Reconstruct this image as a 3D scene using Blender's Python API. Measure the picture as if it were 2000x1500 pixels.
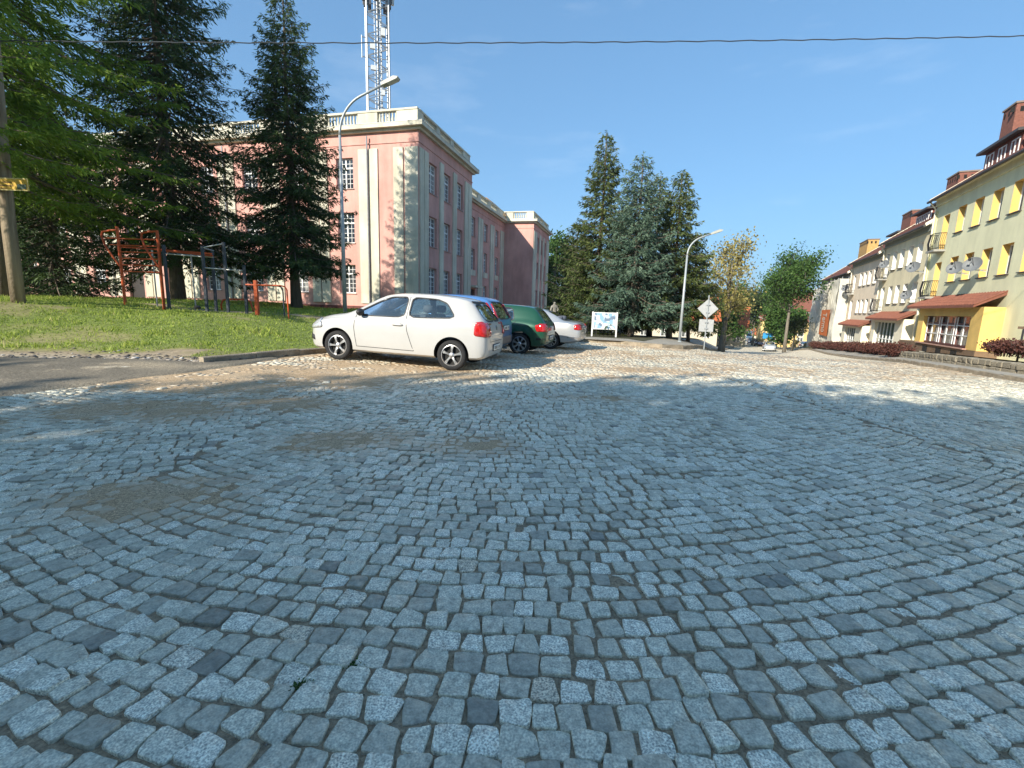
import bpy, bmesh, math, random
import numpy as np
from mathutils import Vector, Matrix
from mathutils.bvhtree import BVHTree
for o in list(bpy.data.objects): bpy.data.objects.remove(o)
scene = bpy.context.scene
COL = scene.collection
rad = math.radians
# ---------------------------------------------------------------- camera
F_PX, PITCH, ROLL, CAM_H = 900.0, rad(9.6), rad(1.75), 1.28
_F = np.array([0, math.cos(PITCH), -math.sin(PITCH)])
_U0 = np.array([0, math.sin(PITCH), math.cos(PITCH)]); _R0 = np.array([1., 0, 0])
_R = _R0*math.cos(ROLL)+_U0*math.sin(ROLL); _U = -_R0*math.sin(ROLL)+_U0*math.cos(ROLL)
_C = np.array([0, 0, CAM_H])
cam = bpy.data.cameras.new('camera'); camo = bpy.data.objects.new('camera', cam); COL.objects.link(camo)
cam.sensor_width = 36; cam.lens = 36*F_PX/2000; cam.clip_start = 0.05; cam.clip_end = 12000
camo.matrix_world = Matrix(((_R[0], _U[0], -_F[0], 0), (_R[1], _U[1], -_F[1], 0), (_R[2], _U[2], -_F[2], CAM_H), (0, 0, 0, 1)))
scene.camera = camo
# ---------------------------------------------------------------- sky, sun, exposure
SUN_EL, SUN_AZ = rad(28), rad(42)          # light travels towards +X+Y
w = bpy.data.worlds.new('World'); scene.world = w; w.use_nodes = True
nt = w.node_tree; bg = nt.nodes['Background']
sky = nt.nodes.new('ShaderNodeTexSky'); sky.sky_type = 'NISHITA'; sky.sun_disc = False
sky.sun_elevation = SUN_EL; sky.sun_rotation = rad(222); sky.air_density = 1.0; sky.dust_density = 1.2; sky.ozone_density = 4.0; sky.altitude = 350
gm = nt.nodes.new('ShaderNodeGamma'); gm.inputs[1].default_value = .52; tm_ = nt.nodes.new('ShaderNodeMix'); tm_.data_type = 'RGBA'; tm_.blend_type = 'MULTIPLY'; tm_.inputs[0].default_value = 1; tm_.inputs[7].default_value = (.55, .89, 1.16, 1)
nt.links.new(sky.outputs[0], gm.inputs[0]); nt.links.new(gm.outputs[0], tm_.inputs[6]); 
tc_ = nt.nodes.new('ShaderNodeTexCoord'); mp_ = nt.nodes.new('ShaderNodeMapping'); mp_.inputs['Scale'].default_value = (2.2, 2.2, 9.0); mp_.inputs['Location'].default_value = (.35, .1, .4); cn_ = nt.nodes.new('ShaderNodeTexNoise'); cn_.inputs['Scale'].default_value = 1.6; cn_.inputs['Detail'].default_value = 7; cn_.inputs['Roughness'].default_value = .6
cr_ = nt.nodes.new('ShaderNodeMapRange'); cr_.inputs[1].default_value = .56; cr_.inputs[2].default_value = .80; cr_.inputs[4].default_value = .14; cm_ = nt.nodes.new('ShaderNodeMix'); cm_.data_type = 'RGBA'; cm_.inputs[7].default_value = (3.6, 3.9, 4.2, 1)      # faint high cloud wisps
nt.links.new(tc_.outputs['Generated'], mp_.inputs[0]); nt.links.new(mp_.outputs[0], cn_.inputs['Vector']); nt.links.new(cn_.outputs['Fac'], cr_.inputs[0]); nt.links.new(cr_.outputs[0], cm_.inputs[0]); nt.links.new(tm_.outputs[2], cm_.inputs[6]); nt.links.new(cm_.outputs[2], bg.inputs[0]); bg.inputs[1].default_value = 0.14
sl = bpy.data.lights.new('sun', 'SUN'); sl.energy = 3.35; sl.angle = rad(0.53); sl.color = (1, 0.93, 0.80)
so = bpy.data.objects.new('sun', sl); COL.objects.link(so)
SUN_D = Vector((math.sin(SUN_AZ)*math.cos(SUN_EL), math.cos(SUN_AZ)*math.cos(SUN_EL), -math.sin(SUN_EL)))
so.rotation_euler = SUN_D.to_track_quat('-Z', 'Y').to_euler()
vs = scene.view_settings; vs.view_transform = 'Standard'; vs.look = 'None'; vs.exposure = 1.33; vs.gamma = 1.0
scene.render.engine = 'CYCLES'
scene.cycles.max_bounces = 6; scene.cycles.transparent_max_bounces = 12; scene.cycles.diffuse_bounces = 3; scene.cycles.glossy_bounces = 3; scene.cycles.transmission_bounces = 4

# ---------------------------------------------------------------- projection helpers (place things on real ground / real planes)
def pray(px, py): return _F+_R*(px-1000)/F_PX-_U*(py-750)/F_PX
def at_y(px, py, Y):
    d = pray(px, py); return _C+d*Y/d[1]
def to_pix(P):
    d = np.asarray(P, float)-_C; z = d@_F
    return 1000+F_PX*(d@_R)/z, 750-F_PX*(d@_U)/z, z
def sst(a, b, x):
    t = np.clip((np.asarray(x, float)-a)/(b-a), 0, 1); return t*t*(3-2*t)
_GS = [-50, 7, 9.5, 12.4, 15.5, 19, 25.4, 29.4, 38.5, 47, 58, 66, 80, 120, 200, 500, 5000]
_GZ = [0, 0, -.03, -.10, -.19, -.25, -.33, -.5, -.95, -1.35, -1.95, -2.7, -4.1, -5.6, -7.6, -14, -22]
_gs = np.linspace(-50, 300, 3501); _gz = np.interp(_gs, _GS, _GZ); _k = np.ones(41)/41
_gz[200:-200] = np.convolve(_gz, _k, 'same')[200:-200]
def g(x, y):
    x = np.asarray(x, float); y = np.asarray(y, float); s = .415*x+.91*y
    z = np.where(s < 290, np.interp(s, _gs, _gz), np.interp(s, _GS, _GZ))
    c = .91*x-.415*y          # the street itself lies lower than the house fronts
    z = z-sst(-3.2, .2, c)*(1-sst(5.5, 10.5, c))*np.interp(s, [15, 20, 23, 26, 34, 45, 55, 65, 75, 90, 300], [0, .09, .20, .40, .82, 1.0, 1.04, .85, .45, .1, 0])
    # the parking side rises a little towards the lawn
    e = (x+3.2)*-0.86+(y-9.6)*0.30
    return z+0.10*sst(-1.6, 1.0, e)*sst(4, 8, y)*(1-sst(13, 17, y))
def gpix(px, py, h=0.0):
    d = pray(px, py); t = 1.0
    for i in range(6000):
        P = _C+d*t
        if P[2] <= g(P[0], P[1])+h: break
        t += 0.02 if t < 40 else .1
    return P
# ---------------------------------------------------------------- noise
def _h(i, j, s):
    n = (i*374761393+j*668265263+s*974711) & 0x7fffffff
    n = ((n ^ (n >> 13))*1274126177) & 0x7fffffff
    return ((n ^ (n >> 16)) & 0xffff)/65535.0
def vnoise(x, y, s=0):
    x = np.asarray(x, float); y = np.asarray(y, float)
    i = np.floor(x).astype(np.int64); j = np.floor(y).astype(np.int64); u = x-i; v = y-j
    u = u*u*(3-2*u); v = v*v*(3-2*v)
    return (_h(i, j, s)*(1-u)+_h(i+1, j, s)*u)*(1-v)+(_h(i, j+1, s)*(1-u)+_h(i+1, j+1, s)*u)*v
def fbm(x, y, s=0, o=3):
    a, t, q = 0.5, 0, 0
    for k in range(o):
        t = t+a*vnoise(x, y, s+k); q += a; x = x*2.03+7.1; y = y*2.03+3.7; a *= .5
    return t/q
# ---------------------------------------------------------------- materials
MATS = {}
def M(name, col, rough=.8, var=.12, scale=6., bump=0., bscale=40., metal=0., spec=.4, coat=0., col2=None, detail=5., streak=None, grime=0.):
    if name in MATS: return MATS[name]
    m = bpy.data.materials.new(name); m.use_nodes = True; t = m.node_tree; N = t.nodes; L = t.links
    b = N['Principled BSDF']; b.inputs['Roughness'].default_value = rough; b.inputs['Metallic'].default_value = metal
    b.inputs['Specular IOR Level'].default_value = spec; b.inputs['Coat Weight'].default_value = coat
    tc = N.new('ShaderNodeTexCoord'); src = tc.outputs['Object']
    if streak:
        mp = N.new('ShaderNodeMapping'); mp.inputs['Scale'].default_value = streak; L.new(src, mp.inputs[0]); src = mp.outputs[0]
    n = N.new('ShaderNodeTexNoise'); n.inputs['Scale'].default_value = scale; n.inputs['Detail'].default_value = detail; n.inputs['Roughness'].default_value = .65
    L.new(src, n.inputs['Vector'])
    r = N.new('ShaderNodeValToRGB'); c2 = col2 or tuple(min(1, c*(1+var)) for c in col); c1 = col if col2 else tuple(c*(1-var) for c in col)
    r.color_ramp.elements[0].position = .32; r.color_ramp.elements[1].position = .68
    r.color_ramp.elements[0].color = (*c1, 1); r.color_ramp.elements[1].color = (*c2, 1)
    L.new(n.outputs['Fac'], r.inputs[0]); out = r.outputs[0]
    if grime:                                     # weather stains: long vertical runs and large faded patches
        for (sc, gs, lo, hi) in (((1.3, 1.3, .16), 1.0, .45, .78), ((.4, .4, .4), 1.0, .38, .66)):
            mp2 = N.new('ShaderNodeMapping'); mp2.inputs['Scale'].default_value = sc; L.new(tc.outputs['Object'], mp2.inputs[0])
            n3 = N.new('ShaderNodeTexNoise'); n3.inputs['Scale'].default_value = gs; n3.inputs['Detail'].default_value = 6; n3.inputs['Roughness'].default_value = .62; L.new(mp2.outputs[0], n3.inputs['Vector'])
            m3 = N.new('ShaderNodeMapRange'); m3.inputs[1].default_value = lo; m3.inputs[2].default_value = hi; m3.inputs[3].default_value = 1.04; m3.inputs[4].default_value = 1-grime; L.new(n3.outputs['Fac'], m3.inputs[0])
            mx = N.new('ShaderNodeMix'); mx.data_type = 'RGBA'; mx.blend_type = 'MULTIPLY'; mx.inputs[0].default_value = 1; L.new(out, mx.inputs[6]); L.new(m3.outputs[0], mx.inputs[7]); out = mx.outputs[2]
    L.new(out, b.inputs['Base Color'])
    if bump:
        n2 = N.new('ShaderNodeTexNoise'); n2.inputs['Scale'].default_value = bscale; n2.inputs['Detail'].default_value = 4; L.new(tc.outputs['Object'], n2.inputs['Vector'])
        bp = N.new('ShaderNodeBump'); bp.inputs['Strength'].default_value = bump; bp.inputs['Distance'].default_value = .02
        L.new(n2.outputs['Fac'], bp.inputs['Height']); L.new(bp.outputs[0], b.inputs['Normal'])
    MATS[name] = m; return m
def Mattr(name, stops, rough=.85, noise=.25, nscale=30., bump=.3, bscale=60., trans=0., spec=.3, attr='tone', dirt_sun_col=None, rand=False, speck=0.):
    """colour from a per-piece 'tone' attribute (each stone / leaf has its own colour), noise for grain"""
    if name in MATS: return MATS[name]
    m = bpy.data.materials.new(name); m.use_nodes = True; t = m.node_tree; N = t.nodes; L = t.links; b = N['Principled BSDF']
    b.inputs['Roughness'].default_value = rough; b.inputs['Specular IOR Level'].default_value = spec
    a = N.new('ShaderNodeAttribute'); a.attribute_name = attr
    r = N.new('ShaderNodeValToRGB'); els = r.color_ramp.elements
    while len(els) < len(stops): els.new(0.5)
    for e, (p, c) in zip(els, stops): e.position = p; e.color = (*c, 1)
    L.new(a.outputs['Fac'], r.inputs[0])
    ge = N.new('ShaderNodeNewGeometry')
    n = N.new('ShaderNodeTexNoise'); n.inputs['Scale'].default_value = nscale; n.inputs['Detail'].default_value = 4; n.inputs['Roughness'].default_value = .7; L.new(ge.outputs['Position'], n.inputs['Vector'])
    mr = N.new('ShaderNodeMapRange'); mr.inputs[1].default_value = .3; mr.inputs[2].default_value = .7; mr.inputs[3].default_value = 1-noise; mr.inputs[4].default_value = 1+noise
    L.new(n.outputs['Fac'], mr.inputs[0])
    mx = N.new('ShaderNodeMix'); mx.data_type = 'RGBA'; mx.blend_type = 'MULTIPLY'; mx.inputs[0].default_value = 1
    L.new(r.outputs[0], mx.inputs[6]); L.new(mr.outputs[0], mx.inputs[7]); out = mx.outputs[2]
    if speck:
        vo = N.new('ShaderNodeTexNoise'); vo.inputs['Scale'].default_value = 150; vo.inputs['Detail'].default_value = 3; L.new(ge.outputs['Position'], vo.inputs['Vector'])
        m2 = N.new('ShaderNodeMapRange'); m2.inputs[1].default_value = .35; m2.inputs[2].default_value = .65; m2.inputs[3].default_value = 1-speck; m2.inputs[4].default_value = 1+speck; L.new(vo.outputs['Fac'], m2.inputs[0])
        # light granite is speckled, dark basalt is not
        m3 = N.new('ShaderNodeMix'); m3.data_type = 'FLOAT'; m3.inputs[2].default_value = 1.0; L.new(a.outputs['Fac'], m3.inputs[0]); L.new(m2.outputs[0], m3.inputs[3])
        mx2 = N.new('ShaderNodeMix'); mx2.data_type = 'RGBA'; mx2.blend_type = 'MULTIPLY'; mx2.inputs[0].default_value = 1; L.new(out, mx2.inputs[6]); L.new(m3.outputs[0], mx2.inputs[7]); out = mx2.outputs[2]
    if dirt_sun_col:
        a2 = N.new('ShaderNodeAttribute'); a2.attribute_name = 'dirt_sun'
        n3 = N.new('ShaderNodeTexNoise'); n3.inputs['Scale'].default_value = 14; n3.inputs['Detail'].default_value = 5; L.new(ge.outputs['Position'], n3.inputs['Vector'])
        ad = N.new('ShaderNodeMath'); ad.operation = 'ADD'; L.new(a2.outputs['Fac'], ad.inputs[0]); L.new(n3.outputs['Fac'], ad.inputs[1])
        m4 = N.new('ShaderNodeMapRange'); m4.inputs[1].default_value = .75; m4.inputs[2].default_value = 1.25; L.new(ad.outputs[0], m4.inputs[0])
        m4.inputs[4].default_value = .9
        mx3 = N.new('ShaderNodeMix'); mx3.data_type = 'RGBA'; L.new(m4.outputs[0], mx3.inputs[0]); L.new(out, mx3.inputs[6]); mx3.inputs[7].default_value = (*dirt_sun_col, 1); out = mx3.outputs[2]
    L.new(out, b.inputs['Base Color'])
    if bump:
        n2 = N.new('ShaderNodeTexNoise'); n2.inputs['Scale'].default_value = bscale; n2.inputs['Detail'].default_value = 4; L.new(ge.outputs['Position'], n2.inputs['Vector'])
        bp = N.new('ShaderNodeBump'); bp.inputs['Strength'].default_value = bump; bp.inputs['Distance'].default_value = .01; L.new(n2.outputs['Fac'], bp.inputs['Height']); L.new(bp.outputs[0], b.inputs['Normal'])
    if trans:
        tr = N.new('ShaderNodeBsdfTranslucent'); L.new(out, tr.inputs[0]); ms = N.new('ShaderNodeMixShader'); ms.inputs[0].default_value = trans
        L.new(b.outputs[0], ms.inputs[1]); L.new(tr.outputs[0], ms.inputs[2]); L.new(ms.outputs[0], N['Material Output'].inputs[0])
    MATS[name] = m; return m
def Mglass(name, tint, mixv=.35, rough=.03):
    m = bpy.data.materials.new(name); m.use_nodes = True; t = m.node_tree; N = t.nodes; L = t.links
    for x in list(N):
        if x.type == 'BSDF_PRINCIPLED': N.remove(x)
    tr = N.new('ShaderNodeBsdfTransparent'); tr.inputs[0].default_value = (*tint, 1)
    gl = N.new('ShaderNodeBsdfGlossy'); gl.inputs[1].default_value = rough; gl.inputs[0].default_value = (1, 1, 1, 1)
    lw = N.new('ShaderNodeFresnel'); lw.inputs[0].default_value = 1.5
    mr = N.new('ShaderNodeMapRange'); mr.inputs[1].default_value = .03; mr.inputs[2].default_value = .6; mr.inputs[3].default_value = .10; mr.inputs[4].default_value = .85; L.new(lw.outputs[0], mr.inputs[0])
    ms = N.new('ShaderNodeMixShader'); L.new(mr.outputs[0], ms.inputs[0]); L.new(tr.outputs[0], ms.inputs[1]); L.new(gl.outputs[0], ms.inputs[2]); L.new(ms.outputs[0], N['Material Output'].inputs[0])
    MATS[name] = m; return m
# ---------------------------------------------------------------- object helpers
def tag(o, label=None, cat=None, group=None, kind=None):
    if label: o['label'] = label
    if cat: o['category'] = cat
    if group: o['group'] = group
    if kind: o['kind'] = kind
    return o
def empty(name, loc=(0, 0, 0), rz=0., label=None, cat=None, group=None):
    o = bpy.data.objects.new(name, None); COL.objects.link(o); o.location = loc; o.rotation_euler = (0, 0, rz); o.empty_display_size = .2
    return tag(o, label, cat, group)
def link(name, me, mat=None, parent=None, **k):
    o = bpy.data.objects.new(name, me); COL.objects.link(o)
    if mat is not None and not me.materials:
        for q in (mat if isinstance(mat, (list, tuple)) else [mat]): me.materials.append(q)
    if parent: o.parent = parent
    return tag(o, **k) if k else o
def copy_tree(o, parent=None):
    c = o.copy(); COL.objects.link(c); c.parent = parent
    for ch in list(o.children): copy_tree(ch, c)
    return c
class MB:
    def __init__(s): s.v = []; s.f = []
    def add(s, vs, fs):
        n = len(s.v); s.v.extend([tuple(map(float, q)) for q in vs]); s.f.extend([tuple(n+i for i in q) for q in fs]); return s
    def box(s, x0, x1, y0, y1, z0, z1):
        return s.add([(x0, y0, z0), (x1, y0, z0), (x1, y1, z0), (x0, y1, z0), (x0, y0, z1), (x1, y0, z1), (x1, y1, z1), (x0, y1, z1)],
                     [(3, 2, 1, 0), (4, 5, 6, 7), (0, 1, 5, 4), (1, 2, 6, 5), (2, 3, 7, 6), (3, 0, 4, 7)])
    def bar(s, a, b, w, h=None):
        a = Vector(a); b = Vector(b); h = h or w; d = (b-a).normalized(); up = Vector((0, 0, 1)) if abs(d.z) < .95 else Vector((1, 0, 0))
        u = d.cross(up).normalized()*w/2; v = u.cross(d).normalized()*h/2
        return s.add([a-u-v, a+u-v, a+u+v, a-u+v, b-u-v, b+u-v, b+u+v, b-u+v], [(3, 2, 1, 0), (4, 5, 6, 7), (0, 1, 5, 4), (1, 2, 6, 5), (2, 3, 7, 6), (3, 0, 4, 7)])
    def tube(s, pts, r, n=8, cap=True):
        pts = [Vector(p) for p in pts]; rs = r if isinstance(r, (list, tuple)) else [r]*len(pts); vs = []; fs = []; m = len(pts); u = None
        for i, p in enumerate(pts):
            d = (pts[min(i+1, m-1)]-pts[max(i-1, 0)]).normalized()
            if u is None:
                up = Vector((0, 0, 1)) if abs(d.z) < .9 else Vector((1, 0, 0)); u = d.cross(up).normalized()
            else: u = (u-d*u.dot(d)).normalized()
            v = d.cross(u)
            for k in range(n):
                a = 2*math.pi*k/n; vs.append(p+(u*math.cos(a)+v*math.sin(a))*rs[i])
        for i in range(m-1):
            for k in range(n): fs.append((i*n+k, i*n+(k+1) % n, (i+1)*n+(k+1) % n, (i+1)*n+k))
        if cap: fs.append(tuple(range(n-1, -1, -1))); fs.append(tuple((m-1)*n+k for k in range(n)))
        return s.add(vs, fs)
    def lathe(s, prof, n=16, c=(0, 0, 0), axis='z'):
        vs = []; fs = []
        for (r, z) in prof:
            for k in range(n):
                a = 2*math.pi*k/n; p = (r*math.cos(a), r*math.sin(a), z)
                if axis == 'y': p = (p[0], p[2], p[1])
                vs.append((p[0]+c[0], p[1]+c[1], p[2]+c[2]))
        for i in range(len(prof)-1):
            for k in range(n): fs.append((i*n+k, i*n+(k+1) % n, (i+1)*n+(k+1) % n, (i+1)*n+k))
        return s.add(vs, fs)
    def prism(s, poly, mapf, d0, d1):
        n = len(poly); vs = [mapf(a, b, d0) for a, b in poly]+[mapf(a, b, d1) for a, b in poly]
        return s.add(vs, [tuple(range(n-1, -1, -1)), tuple(range(n, 2*n))]+[(i, (i+1) % n, n+(i+1) % n, n+i) for i in range(n)])
    def mesh(s, name='m', smooth=False, ang=None):
        me = bpy.data.meshes.new(name); me.from_pydata(s.v, [], s.f)
        bm = bmesh.new(); bm.from_mesh(me); bmesh.ops.recalc_face_normals(bm, faces=bm.faces); bm.to_mesh(me); bm.free()
        if smooth:
            me.polygons.foreach_set('use_smooth', [True]*len(me.polygons))
            if ang: me.set_sharp_from_angle(angle=rad(ang))
        return me
    def build(s, name, mat, parent=None, smooth=False, ang=None, **k):
        return link(name, s.mesh(name, smooth, ang), mat, parent, **k)
def np_mesh(name, V, faces_flat, nper, attrs=None, smooth=False):
    """V (n,3); faces_flat indices; nper verts per face (int)"""
    me = bpy.data.meshes.new(name); V = np.ascontiguousarray(V, np.float32); fl = np.ascontiguousarray(faces_flat, np.int32).ravel()
    nf = len(fl)//nper; me.vertices.add(len(V)); me.vertices.foreach_set('co', V.ravel())
    me.loops.add(len(fl)); me.loops.foreach_set('vertex_index', fl); me.polygons.add(nf)
    me.polygons.foreach_set('loop_start', np.arange(0, len(fl), nper, dtype=np.int32)); me.polygons.foreach_set('loop_total', np.full(nf, nper, np.int32))
    if smooth: me.polygons.foreach_set('use_smooth', np.ones(nf, bool))
    me.update(calc_edges=True)
    for k, v in (attrs or {}).items():
        a = me.attributes.new(k, 'FLOAT', 'POINT'); a.data.foreach_set('value', np.ascontiguousarray(v, np.float32))
    return me
def grid_mesh(name, xs, ys, zf, attrs=None, keep=None):
    X, Y = np.meshgrid(xs, ys); Z = zf(X, Y); nx = len(xs); ny = len(ys)
    V = np.stack([X, Y, Z], -1).reshape(-1, 3); i = np.arange((ny-1)*nx).reshape(ny-1, nx)[:, :-1].ravel()
    q = np.stack([i, i+1, i+nx+1, i+nx], -1)
    if keep is not None:
        c = V[q].mean(1); q = q[keep(c[:, 0], c[:, 1])]
    return np_mesh(name, V, q, 4, {k: f(X, Y).ravel() for k, f in (attrs or {}).items()}, True)
def strip_surface(name, A, B, nv, zf, nu=None, attrs=None):
    """sheet between two polylines of equal count"""
    def res(P, n):
        P = np.array(P, float); d = np.r_[0, np.cumsum(np.linalg.norm(np.diff(P, axis=0), axis=1))]; t = np.linspace(0, d[-1], n); return np.stack([np.interp(t, d, P[:, k]) for k in range(2)], -1)
    if nu: A = res(A, nu); B = res(B, nu)
    A = np.array(A, float); B = np.array(B, float); t = np.linspace(0, 1, nv)[:, None, None]
    P = A[None]*(1-t)+B[None]*t; X = P[..., 0]; Y = P[..., 1]; Z = zf(X, Y); nx = A.shape[0]
    V = np.stack([X, Y, Z], -1).reshape(-1, 3); i = np.arange((nv-1)*nx).reshape(nv-1, nx)[:, :-1].ravel()
    q = np.stack([i, i+1, i+nx+1, i+nx], -1)
    # face up
    a, b, c = V[q[0, 0]], V[q[0, 1]], V[q[0, 2]]
    if np.cross(b-a, c-a)[2] < 0: q = q[:, ::-1]
    return np_mesh(name, V, q, 4, {k: f(X, Y).ravel() for k, f in (attrs or {}).items()}, True)
# ================================================================ GROUND, ROAD, COBBLES
def strip3(name, A, B, nu, nv, zadd=None, attrs=None):
    def res(P, n):
        P = np.array(P, float); d = np.r_[0, np.cumsum(np.linalg.norm(np.diff(P, axis=0), axis=1))]; t = np.linspace(0, d[-1], n); return np.stack([np.interp(t, d, P[:, k]) for k in range(3)], -1)
    A = res(A, nu); B = res(B, nu); t = np.linspace(0, 1, nv)[:, None, None]; P = A[None]*(1-t)+B[None]*t
    X, Y, Z = P[..., 0], P[..., 1], P[..., 2]
    if zadd is not None: Z = Z+zadd(X, Y)
    V = np.stack([X, Y, Z], -1).reshape(-1, 3); i = np.arange((nv-1)*nu).reshape(nv-1, nu)[:, :-1].ravel(); q = np.stack([i, i+1, i+nu+1, i+nu], -1)
    a, b, c = V[q[0, 0]], V[q[0, 1]], V[q[0, 2]]
    if np.cross(b-a, c-a)[2] < 0: q = q[:, ::-1]
    return np_mesh(name, V, q, 4, {k: f(X, Y).ravel() for k, f in (attrs or {}).items()}, True)
def pdist(X, Y, PL):
    X = np.asarray(X, float); Y = np.asarray(Y, float); best = np.full(X.shape, 1e9)
    for (x0, y0), (x1, y1) in zip(PL[:-1], PL[1:]):
        dx, dy = x1-x0, y1-y0; t = np.clip(((X-x0)*dx+(Y-y0)*dy)/(dx*dx+dy*dy), 0, 1)
        best = np.minimum(best, np.hypot(X-x0-t*dx, Y-y0-t*dy))
    return best
def inpoly(X, Y, poly):
    X = np.asarray(X, float); Y = np.asarray(Y, float); r = np.zeros(X.shape, bool); n = len(poly)
    for i in range(n):
        (x0, y0), (x1, y1) = poly[i], poly[(i+1) % n]
        c = ((y0 > Y) != (y1 > Y)) & (X < (x1-x0)*(Y-y0)/((y1-y0) if y1 != y0 else 1e-9)+x0); r ^= c
    return r
mGroundFar = M('field_ground', (.10, .11, .045), .95, .3, .05, col2=(.16, .14, .07))
rr = np.r_[0, np.geomspace(6, 7000, 60)]; th_ = np.linspace(0, 2*np.pi, 97)[:-1]
V = [(0, 0, -.09)]; 
for r_ in rr[1:]:
    for a in th_: V.append((r_*math.cos(a), r_*math.sin(a), 0))
V = np.array(V, float); V[:, 2] = g(V[:, 0], V[:, 1])-.09-np.minimum(.5, np.hypot(V[:, 0], V[:, 1])*.004)
tri = [(0, 1+k, 1+(k+1) % 96) for k in range(96)]
for i in range(len(rr)-2):
    for k in range(96):
        a = 1+i*96+k; b = 1+i*96+(k+1) % 96; tri += [(a, a+96, b), (b, a+96, b+96)]
link('ground', np_mesh('ground', V, np.array(tri), 3, None, True), mGroundFar, kind='structure')

# road edges, in plan
LF = [(-30, .6), (-16, 4.9), (-8.55, 7.6), (-5.45, 8.05), (-4.45, 10.3), (-2.7, 13.2), (-.9, 16.0), (.9, 18.6)]
IF3 = [gpix(*q) for q in ((1120, 667), (1200, 671), (1280, 679), (1350, 683), (1425, 681))]
IF = [(p[0], p[1]) for p in IF3]; e = IF[-1]; IF += [(e[0]+1.0, e[1]+.9), (e[0]+1.9, e[1]+2.6), (e[0]+14, e[1]+28), (e[0]+31, e[1]+65), (e[0]+55, e[1]+118)]
RFp = [(2300, 800), (2080, 758), (2000, 746), (1900, 729), (1800, 714), (1700, 702), (1620, 692), (1545, 684), (1520, 682)]
RF = [(gpix(*q)[0], gpix(*q)[1]) for q in RFp]
DIRT = [(-1.46, 4.15, .85, .5, .74), (-.3, 4.1, .65, .45, .66), (-2.3, 2.8, .85, .5, .70), (-4.2, 5.0, 1.3, .7, .8), (-2.9, 5.6, 1.0, .6, .7), (-5.6, 4.2, 1.0, .5, .8), (-3.4, 7.6, 2.2, 1.1, 1.05), (-1.6, 8.3, 1.6, .8, .9), (-4.6, 6.5, 1.6, .8, 1.),
        (-2.4, 9.0, 2.6, .9, .85), (1.3, 6.6, .9, .4, .6), (4.3, 3.3, .6, .3, .6), (5.2, 4.6, .8, .35, .5), (2.0, 9.0, 1.8, .6, .6), (-.8, 6.1, 1.2, .5, .55), (-3.2, 2.0, .6, .4, .55), (3.6, 6.2, .9, .3, .45)]
def dirt_sun(x, y):
    d = np.zeros(np.shape(x))
    for (a, b, rx, ry, s) in DIRT: d = np.maximum(d, s*np.exp(-(((x-a)/rx)**2+((y-b)/ry)**2)))
    d = d+.10*sst(.62, .8, fbm(x*.7+5, y*.9, 11))
    d = np.maximum(d, .62*sst(7.5, 11, y)*(.3+1.1*fbm(x*.35, y*.5, 14)))  # besides real dirt: warm sunlight tone painted on the road beyond the shade
    return np.clip(d*(.25+.9*fbm(x*1.7, y*2.2, 3)+.6*vnoise(x*7, y*9, 5)), 0, 1)
def bedz(x, y):
    x = np.asarray(x, float); y = np.asarray(y, float); d = np.hypot(x, y)
    return g(x, y)-.0125+(.010*(fbm(x*5, y*5, 21)-.5)+.0122*sst(.15, .85, dirt_sun(x, y)))*(1-sst(18, 24, d))+.012*sst(24, 30, d)
mBed = Mattr('joint_grit', [(0, (.26, .21, .15)), (.5, (.46, .325, .195)), (1, (.60, .53, .41))], .95, .5, 55, .8, 120, dirt_sun_col=None, speck=.6)
def bedtone(x, y): return np.clip(.15+.75*sst(.2, .7, dirt_sun(x, y))*.55+.25*(fbm(x*4, y*4, 8)-.5)+sst(23, 28, np.hypot(x, y))*.85, 0, 1)
road = link('cobbled_road', grid_mesh('cobbled_road', np.arange(-9, 10.01, .055), np.arange(-2.2, 12.61, .055), bedz, {'tone': bedtone}), mBed, kind='structure')
def outside_near(x, y): return ~((x > -9) & (x < 10) & (y > -2.2) & (y < 12.6))
xs_ = np.r_[np.arange(-45, -9, 1.5), np.arange(-9, 10.01, .5), np.arange(11, 75, 1.5)]; ys_ = np.r_[np.arange(-14.5, -2.3, .7), -2.2, np.arange(-1.7, 12.6, .5)[:-1], 12.6, np.arange(13.4, 40, .8), np.arange(41, 175, 2.5)]
link('road_bed', grid_mesh('road_bed', xs_, ys_, bedz, {'tone': bedtone}, keep=outside_near), mBed, road)
mCob = Mattr('sett_stone', [(0, (.24, .225, .185)), (.3, (.50, .465, .365)), (.6, (.64, .605, .48)), (.85, (.74, .71, .59)), (1, (.54, .44, .31))], .5, .34, 32, .5, 70, dirt_sun_col=(.50, .355, .22), speck=.6, spec=.6)
rng = np.random.default_rng(7)
COLS = [(-11, -6.8, -8.6, 4.6, 4.6), (-6.8, -2.6, -4.6, 4.4, 4.6), (-2.6, 4.4, -.25, 4.7, 8.2), (4.4, 9.6, 7.0, 5.6, 5.6), (9.6, 14.8, 12.2, 5.6, 5.6), (14.8, 20, 17.4, 5.6, 5.6)]
PX, PY, PA, PW, PHH = [], [], [], [], []
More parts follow.
